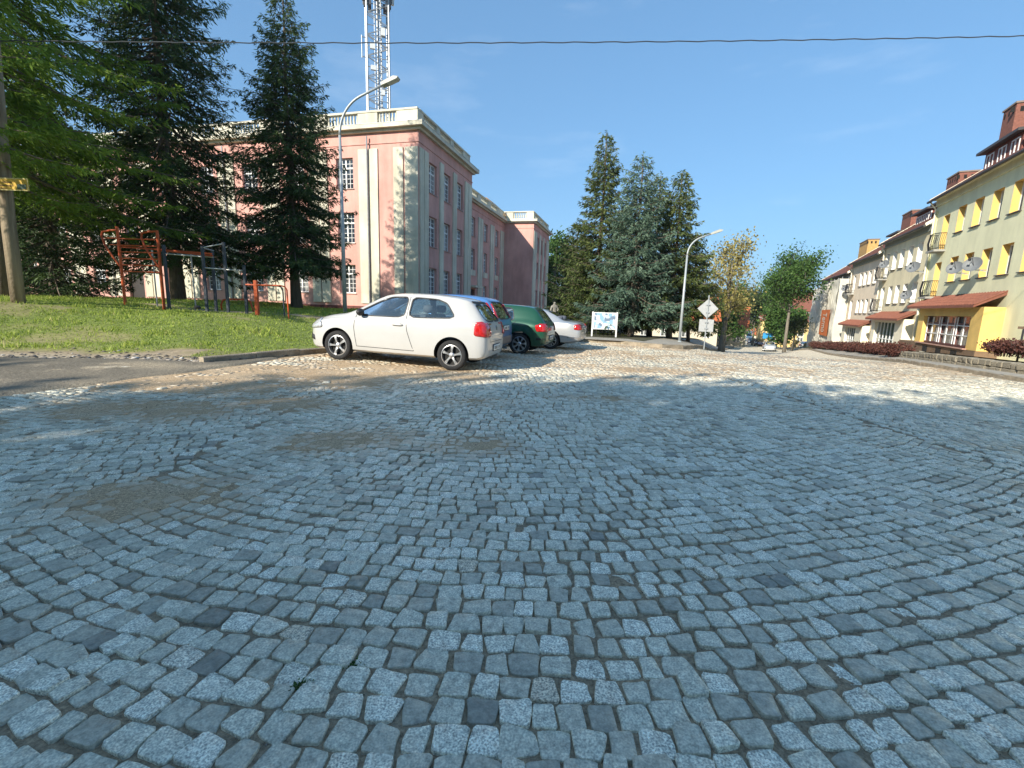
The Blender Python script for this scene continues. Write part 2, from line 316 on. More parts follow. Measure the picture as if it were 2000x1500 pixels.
for (xa, xb, xv, Rl, Rr) in COLS:
    dy = .105; y0 = -5.2
    for j in range(int(33/dy)):
        yb = y0+j*dy; a = -math.asin(min(.98, (xv-xa)/Rl)); aend = math.asin(min(.98, (xb-xv)/Rr)); a += rng.uniform(0, .02)
        while a < aend:
            R_ = Rl if a < 0 else Rr; wd = rng.uniform(.082, .128); am = a+wd/2/R_
            x = xv+R_*math.sin(am); y = yb+R_*(1-math.cos(am))
            if y > -2.0 and y < 28 and xa < x < xb:
                PX.append(x); PY.append(y); PA.append(am); PW.append(wd/2-.0028-rng.uniform(0, .0045)); PHH.append(dy*max(.55, math.cos(am))/2-.0025-rng.uniform(0, .0045))
            b_ = a+wd/R_; a = b_*Rl/Rr if a < 0 <= b_ else b_
PX = np.array(PX); PY = np.array(PY); PA = np.array(PA); PW = np.array(PW); PHH = np.array(PHH)
wx = .16*(fbm(PX*.8, PY*.8, 31)-.5)+.035*(vnoise(PX*3, PY*3, 33)-.5); wy = .20*(fbm(PX*.7+9, PY*.7, 32)-.5)+.035*(vnoise(PX*3, PY*3, 34)-.5)
PX += wx; PY += wy; PA += rng.normal(0, .085, len(PX))+.35*(vnoise(PX*.9, PY*.9, 35)-.5)
u, v, z = to_pix(np.stack([PX, PY, g(PX, PY)], -1).T) if False else (0, 0, 0)
D = np.stack([PX, PY, g(PX, PY)-CAM_H], -1); zc = D@_F; up_ = 1000+F_PX*(D@_R)/zc; vp_ = 750-F_PX*(D@_U)/zc
LAWNPOLY = LF+[(-6, 40), (-60, 40), (-60, 0)]
ISLPOLY = IF+[(IF[-1][0]-40, IF[-1][1]), (-4, 60), (1.2, 21)]
RPOLY = RF+[(60, 60), (60, -5)]
APRON_F = [(-30, -3.2), (-14, 1.9), (-9, 3.95), (-6.15, 5.35), (-5.0, 7.3), (-4.75, 8.3), (-4.47, 10.26)]
vis_ = np.zeros(len(PX), bool)
for sx_ in (-2.2, 0, 2.2):
    D2 = D-np.array([sx_, 0, 0]); z2 = np.maximum(D2@_F, .05); u2 = 1000+F_PX*(D2@_R)/z2; vis_ |= (D2@_F > .3) & (u2 > -200) & (u2 < 2200)
keep = (vis_ | (np.hypot(PX, PY) < 3.2)) & ~inpoly(PX, PY, LAWNPOLY) & ~inpoly(PX, PY, ISLPOLY) & ~inpoly(PX, PY, RPOLY) & ~inpoly(PX, PY, APRON_F+[(-5.45, 8.05), (-8.5, 7.6), (-30, 8)])
# drop stones that ended up too close to a neighbour (column seams)
def prune(x, y, r):
    cell = {}; ok = np.ones(len(x), bool)
    for i in range(len(x)):
        k = (int(x[i]//r), int(y[i]//r)); bad = False
        for a in (-1, 0, 1):
            for b in (-1, 0, 1):
                for j in cell.get((k[0]+a, k[1]+b), ()):
                    if (x[i]-x[j])**2+(y[i]-y[j])**2 < r*r: bad = True; break
        if bad: ok[i] = False
        else: cell.setdefault(k, []).append(i)
    return ok
idx = np.where(keep)[0]; idx = idx[prune(PX[idx], PY[idx], .058)]
PX, PY, PA, PW, PHH, zc, up_, vp_ = (q[idx] for q in (PX, PY, PA, PW, PHH, zc, up_, vp_))
n_ = len(PX); DT = dirt_sun(PX, PY)
TONE = np.clip(np.where(rng.random(n_) < .42, rng.normal(.74, .1, n_), rng.normal(.42, .14, n_)), .17, .9); TONE[rng.random(n_) < .012] = .96; TONE[rng.random(n_) < .012] = .06
PZ = g(PX, PY)+rng.normal(0, .0035, n_)-.004*sst(.3, .9, DT)-.006*(rng.random(n_) < .04)
TX = rng.normal(0, .035, n_); TY = rng.normal(0, .035, n_)
def stones(ids, K, rings, center=True):
    m = len(ids); th = np.radians(np.concatenate([np.array({4: [45], 8: [38.5, 51.5], 12: [2, 38, 51], 16: [1, 31, 44, 57]}[K])+90*q_ for q_ in range(4)])); p = 7+9*rng.random(m)[:, None]
    c, s = np.cos(th)[None], np.sin(th)[None]; r = 1/(np.abs(c)**p+np.abs(s)**p)**(1/p)
    r = r*(1+rng.normal(0, .03, (m, K))); lx = PW[ids][:, None]*r*c; ly = PHH[ids][:, None]*r*s
    lx = lx*(1+rng.normal(0, .13, m)[:, None]*np.sign(s)*np.abs(s)); ly = ly*(1+rng.normal(0, .15, m)[:, None]*c)*rng.uniform(.93, 1.03, m)[:, None]
    ca, sa = np.cos(PA[ids])[:, None], np.sin(PA[ids])[:, None]; VV = []
    for (sc, dz) in rings:
        x = (lx*ca-ly*sa)*sc; y = (lx*sa+ly*ca)*sc; z = dz+(x*TX[ids][:, None]+y*TY[ids][:, None])+rng.normal(0, .0012, (m, K))
        VV.append(np.stack([x, y, z], -1))
    nr = len(rings); V = np.concatenate(VV, 1)
    if center: V = np.concatenate([V, np.stack([np.zeros(m), np.zeros(m), np.full(m, rings[-1][1]+.0012)], -1)[:, None]], 1)
    k = np.arange(K); k1 = (k+1) % K; F = []
    for i in range(nr-1):
        F += [np.stack([i*K+k, i*K+k1, (i+1)*K+k1], -1), np.stack([i*K+k, (i+1)*K+k1, (i+1)*K+k], -1)]
    if center: F.append(np.stack([(nr-1)*K+k, (nr-1)*K+k1, np.full(K, nr*K)], -1))
    else: F.append(np.array([[(nr-1)*K, (nr-1)*K+1, (nr-1)*K+2], [(nr-1)*K, (nr-1)*K+2, (nr-1)*K+3]]))
    return V, np.concatenate(F)
order = np.argsort(zc); vis = order[(up_[order] > 0) & (up_[order] < 2000) & (vp_[order] < 1500)]; near300 = vis[:300]; isn = np.zeros(n_, bool); isn[near300] = True
RN = [(1.005, -.05), (1.0, -.0045), (.982, -.0009), (.93, 0)]
V3, F3 = stones(near300, 16, RN)
for i, s in enumerate(near300):
    me = np_mesh('cobble', V3[i], F3, 3, {'tone': np.full(V3.shape[1], TONE[s]), 'dirt_sun': np.full(V3.shape[1], DT[s])}, True); me.materials.append(mCob)
    o = bpy.data.objects.new('cobble', me); COL.objects.link(o); o.location = (PX[s], PY[s], PZ[s]); o.parent = road
def batch(ids, K, rings, center):
    V, F = stones(ids, K, rings, center); m, nv, _ = V.shape; V = V+np.stack([PX[ids], PY[ids], PZ[ids]], -1)[:, None]
    return V.reshape(-1, 3), (F[None]+(np.arange(m)*nv)[:, None, None]).reshape(-1, 3), np.repeat(TONE[ids], nv), np.repeat(DT[ids], nv)
rest = ~isn; dist = zc
parts = [batch(np.where(rest & (dist < 4.5) )[0], 12, RN, True), batch(np.where(rest & (dist >= 4.5) & (dist < 10))[0], 8, [(1., -.04), (1., -.006), (.95, -.0008)], True), batch(np.where(rest & (dist >= 10))[0], 4, [(1.1, -.03), (.98, -.001)], False)]
off = 0; VV, FF, T1, T2 = [], [], [], []
for V, F, a, b in parts: VV.append(V); FF.append(F+off); T1.append(a); T2.append(b); off += len(V)
link('cobble_paving', np_mesh('cobble_paving', np.concatenate(VV), np.concatenate(FF), 3, {'tone': np.concatenate(T1), 'dirt_sun': np.concatenate(T2)}, True), mCob, road, kind='stuff')
print('cobbles', n_)
# loose grit and pebbles in the joints
m = 5200; gx = rng.uniform(-5.5, 6.5, m); gy = .7+rng.random(m)**1.6*6; ids = np.arange(m); gr = rng.uniform(.0015, .0042, m)*(1+.12*gy)
oct_ = np.array([(1, 0, 0), (0, 1, 0), (-1, 0, 0), (0, -1, 0), (0, 0, .8), (0, 0, -.6)]); of = np.array([(0, 1, 4), (1, 2, 4), (2, 3, 4), (3, 0, 4), (1, 0, 5), (2, 1, 5), (3, 2, 5), (0, 3, 5)])
V = oct_[None]*gr[:, None, None]*rng.uniform(.7, 1.4, (m, 6, 1))+np.stack([gx, gy, bedz(gx, gy)+gr*.4], -1)[:, None]
link('grit', np_mesh('grit', V.reshape(-1, 3), (of[None]+(ids*6)[:, None, None]).reshape(-1, 3), 3, {'tone': np.repeat(rng.random(m), 6)}), Mattr('pebble', [(0, (.08, .07, .06)), (.6, (.22, .19, .16)), (.9, (.35, .31, .27)), (1, (.7, .7, .68))], .8, .1, 30, 0), road, kind='stuff')

# ---------------------------------------------------------------- lawn, pavements, kerbs
def Lz(x, y):
    d = pdist(x, y, LF); y = np.asarray(y, float); x = np.asarray(x, float)
    h = .12+.62*sst(0, 6.5, d)+.10*sst(2, 12, d)+.22*sst(-10.5, -14, x)*sst(1, 4, d)
    h = h*(1-.62*sst(26, 34, y))
    return h+.05*(fbm(x*.6, y*.6, 41)-.5)+.03*(fbm(x*2.5, y*2.5, 42)-.5)-.10*sst(-2, 2, x)
def lawntone(x, y):
    d = pdist(x, y, LF); n = fbm(x*1.3, y*1.3, 44); e = np.where(np.asarray(x) < -6.2, 2.1, 1.0)
    return np.clip(1-sst(.2, e, d+.9*(n-.5))+.18*(n-.5)+.5*sst(.60, .74, fbm(x*.45+2, y*.8, 47))+.75*np.exp(-(((x+10)/3.4)**2+((y-16)/1.0)**2))*(.4+n), 0, 1)
LB = [(-75, 36), (-60, 41), (-45, 43), (-34, 40.4), (-24, 37.9), (-15, 35.6), (-9, 34.1), (-6.0, 33.2)]
mLawn = Mattr('lawn_soil', [(0, (.17, .21, .05)), (.45, (.24, .23, .085)), (.7, (.30, .235, .155)), (1, (.42, .35, .25))], .95, .35, 9, .7, 30)
lawn = link('lawn', strip_surface('lawn', LF, LB, 150, lambda x, y: Lz(x, y), 260, {'tone': lawntone}), mLawn, kind='structure')
# grass blades (denser near)
N_ = 330000; s1 = rng.random(N_)
bx = rng.uniform(-30, 1.5, N_); by = 3+(s1**1.7)*31
u_ = 1000+F_PX*bx/np.maximum(by, 1)*.985; kk = inpoly(bx, by, LF+LB[::-1]) & (u_ > -200) & (u_ < 1050)
bx, by = bx[kk], by[kk]; tn = lawntone(bx, by); kk = rng.random(len(bx)) > sst(.22, .62, tn); bx, by = bx[kk], by[kk]
m = len(bx); cl = fbm(bx*1.8, by*1.8, 51); hh = (.03+.06*cl*rng.random(m)+.10*sst(.6, .75, cl)*rng.random(m)); wv = .004+.0011*by*rng.uniform(.6, 1.2, m); aa = rng.uniform(0, 6.283, m)
lean = rng.normal(0, .5, (m, 2))*hh[:, None]; bz = Lz(bx, by)-.01
V = np.zeros((m, 3, 3)); V[:, 0] = np.stack([bx-np.cos(aa)*wv, by-np.sin(aa)*wv, bz], -1); V[:, 1] = np.stack([bx+np.cos(aa)*wv, by+np.sin(aa)*wv, bz], -1); V[:, 2] = np.stack([bx+lean[:, 0], by+lean[:, 1], bz+hh], -1)
tn = np.clip(.25+.5*cl+rng.normal(0, .16, m), 0, 1)
mGrass = Mattr('grass_blade', [(0, (.13, .19, .03)), (.5, (.28, .37, .06)), (.85, (.42, .47, .095)), (1, (.58, .50, .24))], .7, .2, 5, 0, trans=.35)
link('grass', np_mesh('grass', V.reshape(-1, 3), np.arange(m*3).reshape(-1, 3), 3, {'tone': np.repeat(tn, 3)}), mGrass, kind='stuff', label='short green grass growing over the lawn bank', cat='grass')
# dead leaves / stones on the dirt edge
m = 1300; t = rng.uniform(-13, -4.7, m); ly_ = np.interp(t, [p[0] for p in LF[1:5]], [p[1] for p in LF[1:5]])+rng.uniform(-.02, 1.25, m)**1.5 if False else np.interp(t, [p[0] for p in LF[1:5]], [p[1] for p in LF[1:5]])+np.abs(rng.normal(0, .5, m)); gr = rng.uniform(.008, .045, m)*rng.uniform(.5, 1.4, m)
V = oct_[None]*gr[:, None, None]*rng.uniform(.5, 1.5, (m, 6, 1))*np.array([1.3, 1.3, .5])+np.stack([t, ly_, Lz(t, ly_)+.004], -1)[:, None]
link('edge_stones', np_mesh('edge_stones', V.reshape(-1, 3), (of[None]+(np.arange(m)*6)[:, None, None]).reshape(-1, 3), 3, {'tone': np.repeat(rng.random(m), 6)}), MATS['pebble'], lawn, kind='stuff')
# old asphalt pavement in front of the lawn
def apz(x, y):
    d_ = pdist(x, y, APRON_F); return g(x, y)-.03+.055*sst(0, .16, d_)+.055*sst(.2, 1.8, d_)+.02*(fbm(x*1.5, y*1.5, 61)-.5)
mAsph = Mattr('old_asphalt', [(0, (.13, .115, .09)), (.4, (.23, .195, .145)), (.7, (.36, .295, .205)), (1, (.55, .51, .43))], .92, .42, 26, 1.0, 45, speck=.8)
def aptone(x, y): return np.clip(.12+.55*sst(.5, 1.4, fbm(x*.6, y*.9, 68)+.6*np.exp(-(pdist(x, y, APRON_F)/.45)))+.75*sst(.60, .72, fbm(x*1.1+3, y*2.0, 63, 4))+.5*np.exp(-(((x+5.9)/.6)**2+((y-7.55)/.3)**2))+.25*(fbm(x*4, y*4, 64)-.5), 0, 1)
AB = [(-30, .62), (-16, 4.92), (-11, 6.75), (-8.55, 7.62), (-6.6, 7.9), (-5.47, 8.07), (-4.9, 9.2), (-4.47, 10.26)]
_ap = APRON_F[:-1]+[(-4.62, 9.2)]; _P = np.array(_ap, float); _d = np.r_[0, np.cumsum(np.linalg.norm(np.diff(_P, axis=0), axis=1))]; _t = np.linspace(0, _d[-1], 160); AP_J = [(np.interp(t, _d, _P[:, 0])+.10*(vnoise(t*2.1, 3.3, 65)-.5)*2*.8, np.interp(t, _d, _P[:, 1])+.22*(fbm(t*1.6, 7.7, 66)-.5)*2*.8) for t in _t]
APRON_F = AP_J
pav = link('pavement', strip_surface('pavement', AP_J, AB[:-1], 40, apz, 220, {'tone': aptone}), mAsph, kind='structure')
mKerb = M('kerb_concrete', (.27, .225, .165), .92, .35, 5, .7, 40)
mGran = M('kerb_granite', (.24, .225, .20), .85, .25, 6, .6, 50)
def kerb(name, line, h, wdt, parent, mat, seg=1.0, zf=g, sink=.25, rg=random.Random(3), side=1):
    P = np.array(line, float); d = np.r_[0, np.cumsum(np.linalg.norm(np.diff(P, axis=0), axis=1))]; n = max(1, int(d[-1]/seg))
    for i in range(n):
        t0 = d[-1]*i/n+.006; t1 = d[-1]*(i+1)/n-.006; a = [np.interp(t0, d, P[:, 0]), np.interp(t0, d, P[:, 1])]; b = [np.interp(t1, d, P[:, 0]), np.interp(t1, d, P[:, 1])]
        a = np.array(a); b = np.array(b); dv = (b-a)/np.linalg.norm(b-a); nv = np.array([-dv[1], dv[0]])*side; L_ = np.linalg.norm(b-a); c = (a+b)/2+nv*wdt/2
        z = float(zf(c[0], c[1])); hz = h+rg.uniform(-.012, .012); q = MB(); be = .015
        q.prism([(-wdt/2, -sink), (wdt/2, -sink), (wdt/2, hz), (-wdt/2+be, hz), (-wdt/2, hz-be)], lambda y, zz, x: (x, y, zz), -L_/2, L_/2)
        o = q.build(name, mat, parent); o.location = (c[0], c[1], z); o.rotation_euler = (rg.uniform(-.02, .02), 0, math.atan2(dv[1], dv[0])+rg.uniform(-.008, .008)+(math.pi if side < 0 else 0))
kerb('kerb_stone', LF[3:], .13, .13, lawn, mKerb, 1.0, side=1)
# forecourt between the parked cars and the pink building
mFore = M('forecourt_slabs', (.16, .15, .135), .9, .2, 3, .3, 30)
link('forecourt', strip3('forecourt', [(.9, 18.6, .02), (1.5, 19.3, 0), (2.2, 20.2, -.02)], [(-6.0, 33.2, .3), (-2, 46, .3), (3, 70, .2)], 30, 30), mFore, kind='structure')
# island with the conifers
def isz(x, y): return g(x, y)+.15
IB = [(p[0]-.55*0-0, p[1]) for p in IF]
def offs(PL, d):
    P = np.array(PL, float); T = np.gradient(P, axis=0); T /= np.linalg.norm(T, axis=1)[:, None]; return [(x-d*ty, y+d*tx) for (x, y), (tx, ty) in zip(P, T)]
I2 = offs(IF, 2.1); mPav = M('concrete_pavement', (.33, .30, .25), .9, .18, 2.5, .3, 30)
isl = link('island_pavement', strip_surface('island_pavement', IF, I2, 6, isz, 80), mPav, kind='structure')
kerb('kerb_stone', IF[:8], .15, .16, isl, mKerb, 1.1, side=1)
I3 = [(-1, 55), (1, 58), (3, 60), (6, 64), (10, 68), (14, 74), (18, 80), (25, 95), (38, 130), (55, 170)]
mIsl = M('island_soil', (.045, .05, .022), .95, .3, 2, .5, 20, col2=(.085, .075, .04))
islg = link('island_ground', strip_surface('island_ground', offs(IF, 2.08), I3, 60, lambda x, y: isz(x, y)+.012+.03*(fbm(x, y, 71)-.5), 80), mIsl, kind='structure')
# right-hand side: pavement strip, stone wall, planted strip up to the houses
T_R = rad(24.5); RD = np.array([math.sin(T_R), math.cos(T_R)]); RN_ = np.array([-math.cos(T_R), math.sin(T_R)]); HQ = np.array([22.64, 22.0])
def hbase(s): return float(np.interp(s, [-12, 0, 9.1, 19, 29, 47, 60], [-.2, -.5, -.9, -1.2, -1.5, -2.68, -3.6]))
RW3 = [(gpix(*q)) for q in ((2300, 780), (2080, 748), (2000, 739), (1900, 723), (1825, 711), (1750, 700))]
RH3 = [gpix(*q) for q in ((1750, 700), (1700, 695), (1640, 688), (1590, 683), (1545, 680))]
rpav = link('right_pavement', strip3('right_pavement', [(*p, float(g(*p))+.10) for p in RF], [(q[0]+.05, q[1]+.05, q[2]+.105) for q in RW3[:-1]+RH3+[RH3[-1]+np.array([1.2, 2, 0])]], 60, 5), mPav, kind='structure')
kerb('kerb_stone', RF[::-1], .11, .15, rpav, mKerb, 1.2, side=-1)
A_ = [(p[0]+.18, p[1]+.02, p[2]+.43) for p in RW3]+[(p[0]+.3, p[1]+.1, p[2]+.2) for p in RH3[1:]]+[(RH3[-1][0]+16, RH3[-1][1]+30, -3.0)]
B_ = [(*(HQ+RD*s), hbase(s)) for s in (-16, -8, 0, 5, 9, 14, 19, 24, 29, 47, 60)]
mStrip = Mattr('dry_verge', [(0, (.10, .10, .04)), (.5, (.16, .14, .06)), (1, (.26, .20, .13))], .95, .3, 5, .6, 20)
verge = link('verge', strip3('verge', A_, B_, 100, 16, None, {'tone': lambda x, y: fbm(x*.8, y*.8, 81)}), mStrip, kind='structure')
def verge_z(x, y):
    s = (np.array([x, y])-HQ)@RD; return hbase(s)
# ================================================================ PINK BUILDING
mPink = M('pink_render', (.60, .315, .262), .92, .10, 1.3, .25, 60, col2=(.67, .365, .31), streak=(1, 1, .35), grime=.16)
mPlinth = M('plinth_red', (.15, .050, .042), .9, .25, 2, .3, 40)
mCream = M('cream_render', (.60, .56, .43), .9, .10, 1.5, .25, 60, col2=(.70, .65, .52), streak=(1, 1, .3), grime=.2)
mGroove = M('groove_red', (.22, .10, .085), .9)
mWhite = M('white_frame', (.78, .78, .76), .5, .05)
mPane = M('window_pane', (.022, .026, .030), .06, .3, 3, spec=.9)
PANES = [mPane, mPane, M('window_pane_grey', (.06, .065, .07), .07, .5, 2.2, spec=.9), M('window_pane_curtain', (.05, .05, .05), .1, .3, 2.5, spec=.8, col2=(.30, .29, .27), streak=(1.4, 1.4, .3)), M('window_pane_blue', (.03, .045, .06), .05, .4, 2, spec=.9)]; WN = [0]
mSill = M('sill_metal', (.42, .30, .26), .6)
mZinc = M('zinc', (.33, .34, .35), .5, .2, 4, metal=.3)
mRoofFlat = M('flat_roof', (.10, .10, .10), .95)
mDark = M('dark_void', (.012, .011, .010), .9)
def facade(mapf, u0, u1, z0, z1, ops, dep):
    us = sorted({u0, u1, *[o[0] for o in ops], *[o[1] for o in ops]}); zs = sorted({z0, z1, *[o[2] for o in ops], *[o[3] for o in ops]}); q = MB()
    for i in range(len(us)-1):
        for j in range(len(zs)-1):
            cu = (us[i]+us[i+1])/2; cz = (zs[j]+zs[j+1])/2
            if any(o[0] < cu < o[1] and o[2] < cz < o[3] for o in ops): continue
            q.add([mapf(us[i], zs[j], 0), mapf(us[i+1], zs[j], 0), mapf(us[i+1], zs[j+1], 0), mapf(us[i], zs[j+1], 0)], [(0, 1, 2, 3)])
    return q
def reveals(q, mapf, ops, dep):
    for (a, b, c, d) in ops:
        for (p0, p1) in (((a, c), (a, d)), ((b, c), (b, d)), ((a, c), (b, c)), ((a, d), (b, d))):
            q.add([mapf(*p0, 0), mapf(*p1, 0), mapf(*p1, -dep), mapf(*p0, -dep)], [(0, 1, 2, 3)])
    return q
def window_meshes(w_, h_, cols, rows, transom=None, fw=.07, mw=.028, vert=.09):
    q = MB(); y0, y1 = 0., .06
    q.box(-w_/2, -w_/2+fw, y0, y1, 0, h_); q.box(w_/2-fw, w_/2, y0, y1, 0, h_); q.box(-w_/2+fw, w_/2-fw, y0, y1, 0, fw); q.box(-w_/2+fw, w_/2-fw, y0, y1, h_-fw, h_)
    if vert: q.box(-vert/2, vert/2, y0-.01, y1-.01, fw, h_-fw)
    if transom: q.box(-w_/2+fw, w_/2-fw, y0-.014, y1-.014, transom-.05, transom+.05)
    for i in range(1, cols):
        x = -w_/2+fw+(w_-2*fw)*i/cols
        if vert and abs(x) < .03: continue
        q.box(x-mw/2, x+mw/2, y0+.012, y1-.01, fw, h_-fw)
    for (za, zb, n) in rows:
        for j in range(1, n):
            z = za+(zb-za)*j/n; q.box(-w_/2+fw, w_/2-fw, y0+.016, y1-.014, z-mw/2, z+mw/2)
    p = MB(); p.add([(-w_/2+.01, .045, .01), (w_/2-.01, .045, .01), (w_/2-.01, .045, h_-.01), (-w_/2+.01, .045, h_-.01)], [(0, 1, 2, 3)])
    return q.mesh('window'), p.mesh('pane')
def sill_mesh(w_, dep):
    q = MB(); q.box(-w_/2-.06, w_/2+.06, -dep-.07, .03, -.05, -.005); return q.mesh('sill')
def put_window(parent, wm, sm, loc, rz, mat=None, pane=None, name='window', sillmat=None):
    o = link(name, wm[0], mat or mWhite, parent); o.location = loc; o.rotation_euler = (0, 0, rz); _pn = link('pane', wm[1], pane or mPane, o)
    if not pane: WN[0] += 1; _pn.material_slots[0].link = 'OBJECT'; _pn.material_slots[0].material = PANES[(WN[0]*7+WN[0]//5) % 5]
    if sm: link('sill', sm, sillmat or mSill, o)
    return o
TH = rad(14.5); PC = (-6.74, 33.0); pb_ang = math.pi/2-TH
pink = empty('pink_building', (PC[0], PC[1], .3), pb_ang, 'long pink three storey building with cream pilasters and roof balustrade', 'building')
Z0 = .3                                              # all z below are world z minus Z0
fA = lambda u, z, d: (-d, u, z-Z0)
fB = lambda u, z, d: (u, -d, z-Z0)
rowsA = [(1.85, 3.88), (5.4, 7.5), (9.1, 11.15)]; ucA = [5.68+4.05*k for k in range(9)]
opsA = []
for k, u in enumerate(ucA):
    for i, (a, b) in enumerate(rowsA):
        if k == 5 and i == 0: opsA.append((u-.85, u+.85, .75, 3.3))
        else: opsA.append((u-.68, u+.68, a, b))
BX = [2.35, 4.97, 7.7]; opsB = [(u-.68, u+.68, a, b) for u in BX for a, b in rowsA]
q = facade(fA, 0, 42.5, .95, 12.7, opsA, .3); reveals(q, fA, opsA, .3); facadeB = facade(fB, 0, 10.6, .95, 12.7, opsB, .3); reveals(facadeB, fB, opsB, .3); q.add(facadeB.v, facadeB.f)
q.add([(10.6, 0, .65), (10.6, 14, .65), (10.6, 14, 12.4), (10.6, 0, 12.4)], [(0, 1, 2, 3)]).add([(0, 42.5, .65), (12, 42.5, .65), (12, 42.5, 12.4), (0, 42.5, 12.4)], [(0, 1, 2, 3)]).add([(10.6, 14, .65), (12, 14, .65), (12, 42.5, .65), (12, 42.5, 12.4), (12, 14, 12.4), (10.6, 14, 12.4)], [(0, 1, 4, 5), (1, 2, 3, 4)])
q.build('wall', mPink, pink)
q = MB(); q.box(.32, 10.3, .32, 42.2, .2, 12.2); q.build('interior', mDark, pink)
q = MB()
for (a, b) in ((0, ucA[5]-.86), (ucA[5]+.86, 42.5)): q.box(-.06, .3, a-(.06 if a == 0 else 0), b, -.5, .652)
q.box(.3, 10.6, -.06, .3, -.5, .652); q.build('plinth', mPlinth, pink)
mwW = window_meshes(1.36, 2.03, 4, [(.07, 1.35, 4), (1.45, 1.96, 2)], 1.40); smW = sill_mesh(1.36, .2); mwT = window_meshes(1.36, 2.08, 4, [(.07, 1.35, 4), (1.45, 2.0, 2)], 1.40)
for k, u in enumerate(ucA):
    for i, (a, b) in enumerate(rowsA):
        if k == 5 and i == 0: continue
        put_window(pink, mwW if i != 1 else mwT, smW, (.2, u, a-Z0), -math.pi/2)
for u in BX:
    for i, (a, b) in enumerate(rowsA): put_window(pink, mwW if i != 1 else mwT, smW, (u, .2, a-Z0), 0)
q = MB(); q.box(.22, .28, ucA[5]-.85, ucA[5]+.85, .45, 3.0); q.box(.18, .22, ucA[5]-.85, ucA[5]-.05, .47, 2.4); q.build('door', M('door_dark', (.03, .022, .018), .5), pink)
# pilasters: pairs of flat cream strips
def pil(a, b, f, z0=1.15, z1=11.62, pr=.09):
    q = MB(); q.prism([(a, z0), (b, z0), (b, z1), (a, z1)], lambda u, z, d: f(u, z, d), -.02, pr); q.build('pilaster', mCream, pink)
for (a, b) in ((.02, .98), (1.12, 1.84)): pil(a, b, fA)
for k in range(10):
    o_ = 3.04+4.05*k
    if o_ > 41: break
    pil(o_, o_+.70, fA); pil(o_+.80, o_+1.5, fA)
for (a, b) in ((.12, .72), (.82, 1.44), (3.47, 4.15), (6.1, 6.85), (8.75, 9.5), (9.6, 10.4)): pil(a, b, fB)
for u in (3.77, 15.95, 28.1): q = MB(); q.tube([fA(u, .8, .2), fA(u, 12.4, .2)], .055, 8); q.build('downpipe', mZinc, pink)
q = MB(); q.box(-.05, 10.65, -.05, 42.5, 11.92-Z0, 12.0-Z0); q.build('string_course', mPink, pink)
q = MB(); q.box(-.22, 10.82, -.22, 42.7, 12.64-Z0, 12.80-Z0); q.box(-.5, 11.1, -.5, 43, 12.802-Z0, 13.06-Z0); q.build('cornice', mCream, pink)
q = MB(); q.box(-.52, 11.12, -.52, 43.02, 13.062-Z0, 13.085-Z0); q.build('cornice_flashing', mZinc, pink)
def parapet(f, L, bays, zb, name='parapet', back=.32, h=1.0):
    q = MB(); bl = MB(); edges = [0]+[x for b in bays for x in b]+[L]
    def bx(a, b, z0, z1, d0, d1, t=q): t.prism([(a, z0), (b, z0), (b, z1), (a, z1)], lambda u, z, d: f(u, z, d), d0, d1)
    bx(0, L, zb, zb+.16, -back, 0)
    for i in range(0, len(edges), 2): bx(edges[i]+(.001 if i else 0), edges[i+1]-.001, zb+.161, zb+h-.09, -back, -.002)
    bx(0, L, zb+h-.089, zb+h+.03, -back-.04, .04)
    for (a, b) in bays:
        n = max(2, int((b-a)/.23)); c = -back/2
        for k in range(n):
            u = a+(b-a)*(k+.5)/n; p0 = f(u, zb+.15, c)
            bl.lathe([(.07, 0), (.045, .1), (.085, .28), (.05, .5), (.045, .62), (.07, h-.26)], 6, p0)
    o = q.build(name, mCream, pink); bl.build('balusters', mCream, o, smooth=True, kind='stuff')
bA = [(1.55, 3.0), (4.5, 7.0)]+[(8.6+4.05*k, 11.05+4.05*k) for k in range(8)]
parapet(lambda u, z, d: (-d+.12, u+.12, z-Z0), 42.2, [b for b in bA if b[1] < 42], 13.087)
parapet(lambda u, z, d: (u+.44+.001, -d+.12, z-Z0), 9.9, [(.6, 2.8), (3.4, 5.5), (6.1, 8.2)], 13.087)
# lower middle part and projecting wing
fC = lambda u, z, d: (u, 1.9-d, z-Z0)
CXs = [12.2, 16.4, 20.6, 24.9]; rowsC = [(1.5, 3.4), (4.9, 7.0), (8.25, 10.15)]; opsC = [(u-.62, u+.62, a, b) for u in CXs for i, (a, b) in enumerate(rowsC) if not (u == 16.4 and i == 0)]+[(15.6, 17.2, .4, 2.9)]
q = facade(fC, 10.6, 28, .3, 11.55, opsC, .3); reveals(q, fC, opsC, .3); q.build('wall', mPink, pink)
mwC = window_meshes(1.24, 1.9, 4, [(.07, 1.25, 4), (1.35, 1.83, 2)], 1.3); mwC2 = window_meshes(1.24, 2.1, 4, [(.07, 1.35, 4), (1.45, 2.03, 2)], 1.4); smC = sill_mesh(1.24, .2)
for u in CXs:
    for i, (a, b) in enumerate(rowsC):
        if u == 16.4 and i == 0: continue
        put_window(pink, mwC2 if i == 1 else mwC, smC, (u, 2.1, a-Z0), 0)
q = MB(); q.box(15.6, 17.2, 2.14, 2.2, .1, 2.6); q.build('door', MATS['door_dark'], pink)
q = MB(); q.box(15.2, 17.6, 1.1, 1.9, 2.75, 2.95); q.build('door_canopy', mCream, pink)
q = MB()
for u in CXs:
    q.box(u-.75, u+.75, 1.84, 1.898, 4.0, 4.55)
q.build('spandrel_panel', mCream, pink)
for (a, b) in ((13.6, 14.3), (14.4, 15.1), (17.9, 18.6), (18.7, 19.4), (22.2, 22.9), (23.0, 23.6), (26.3, 27.0), (27.1, 27.8)): pil(a, b, fC, .6, 10.4)
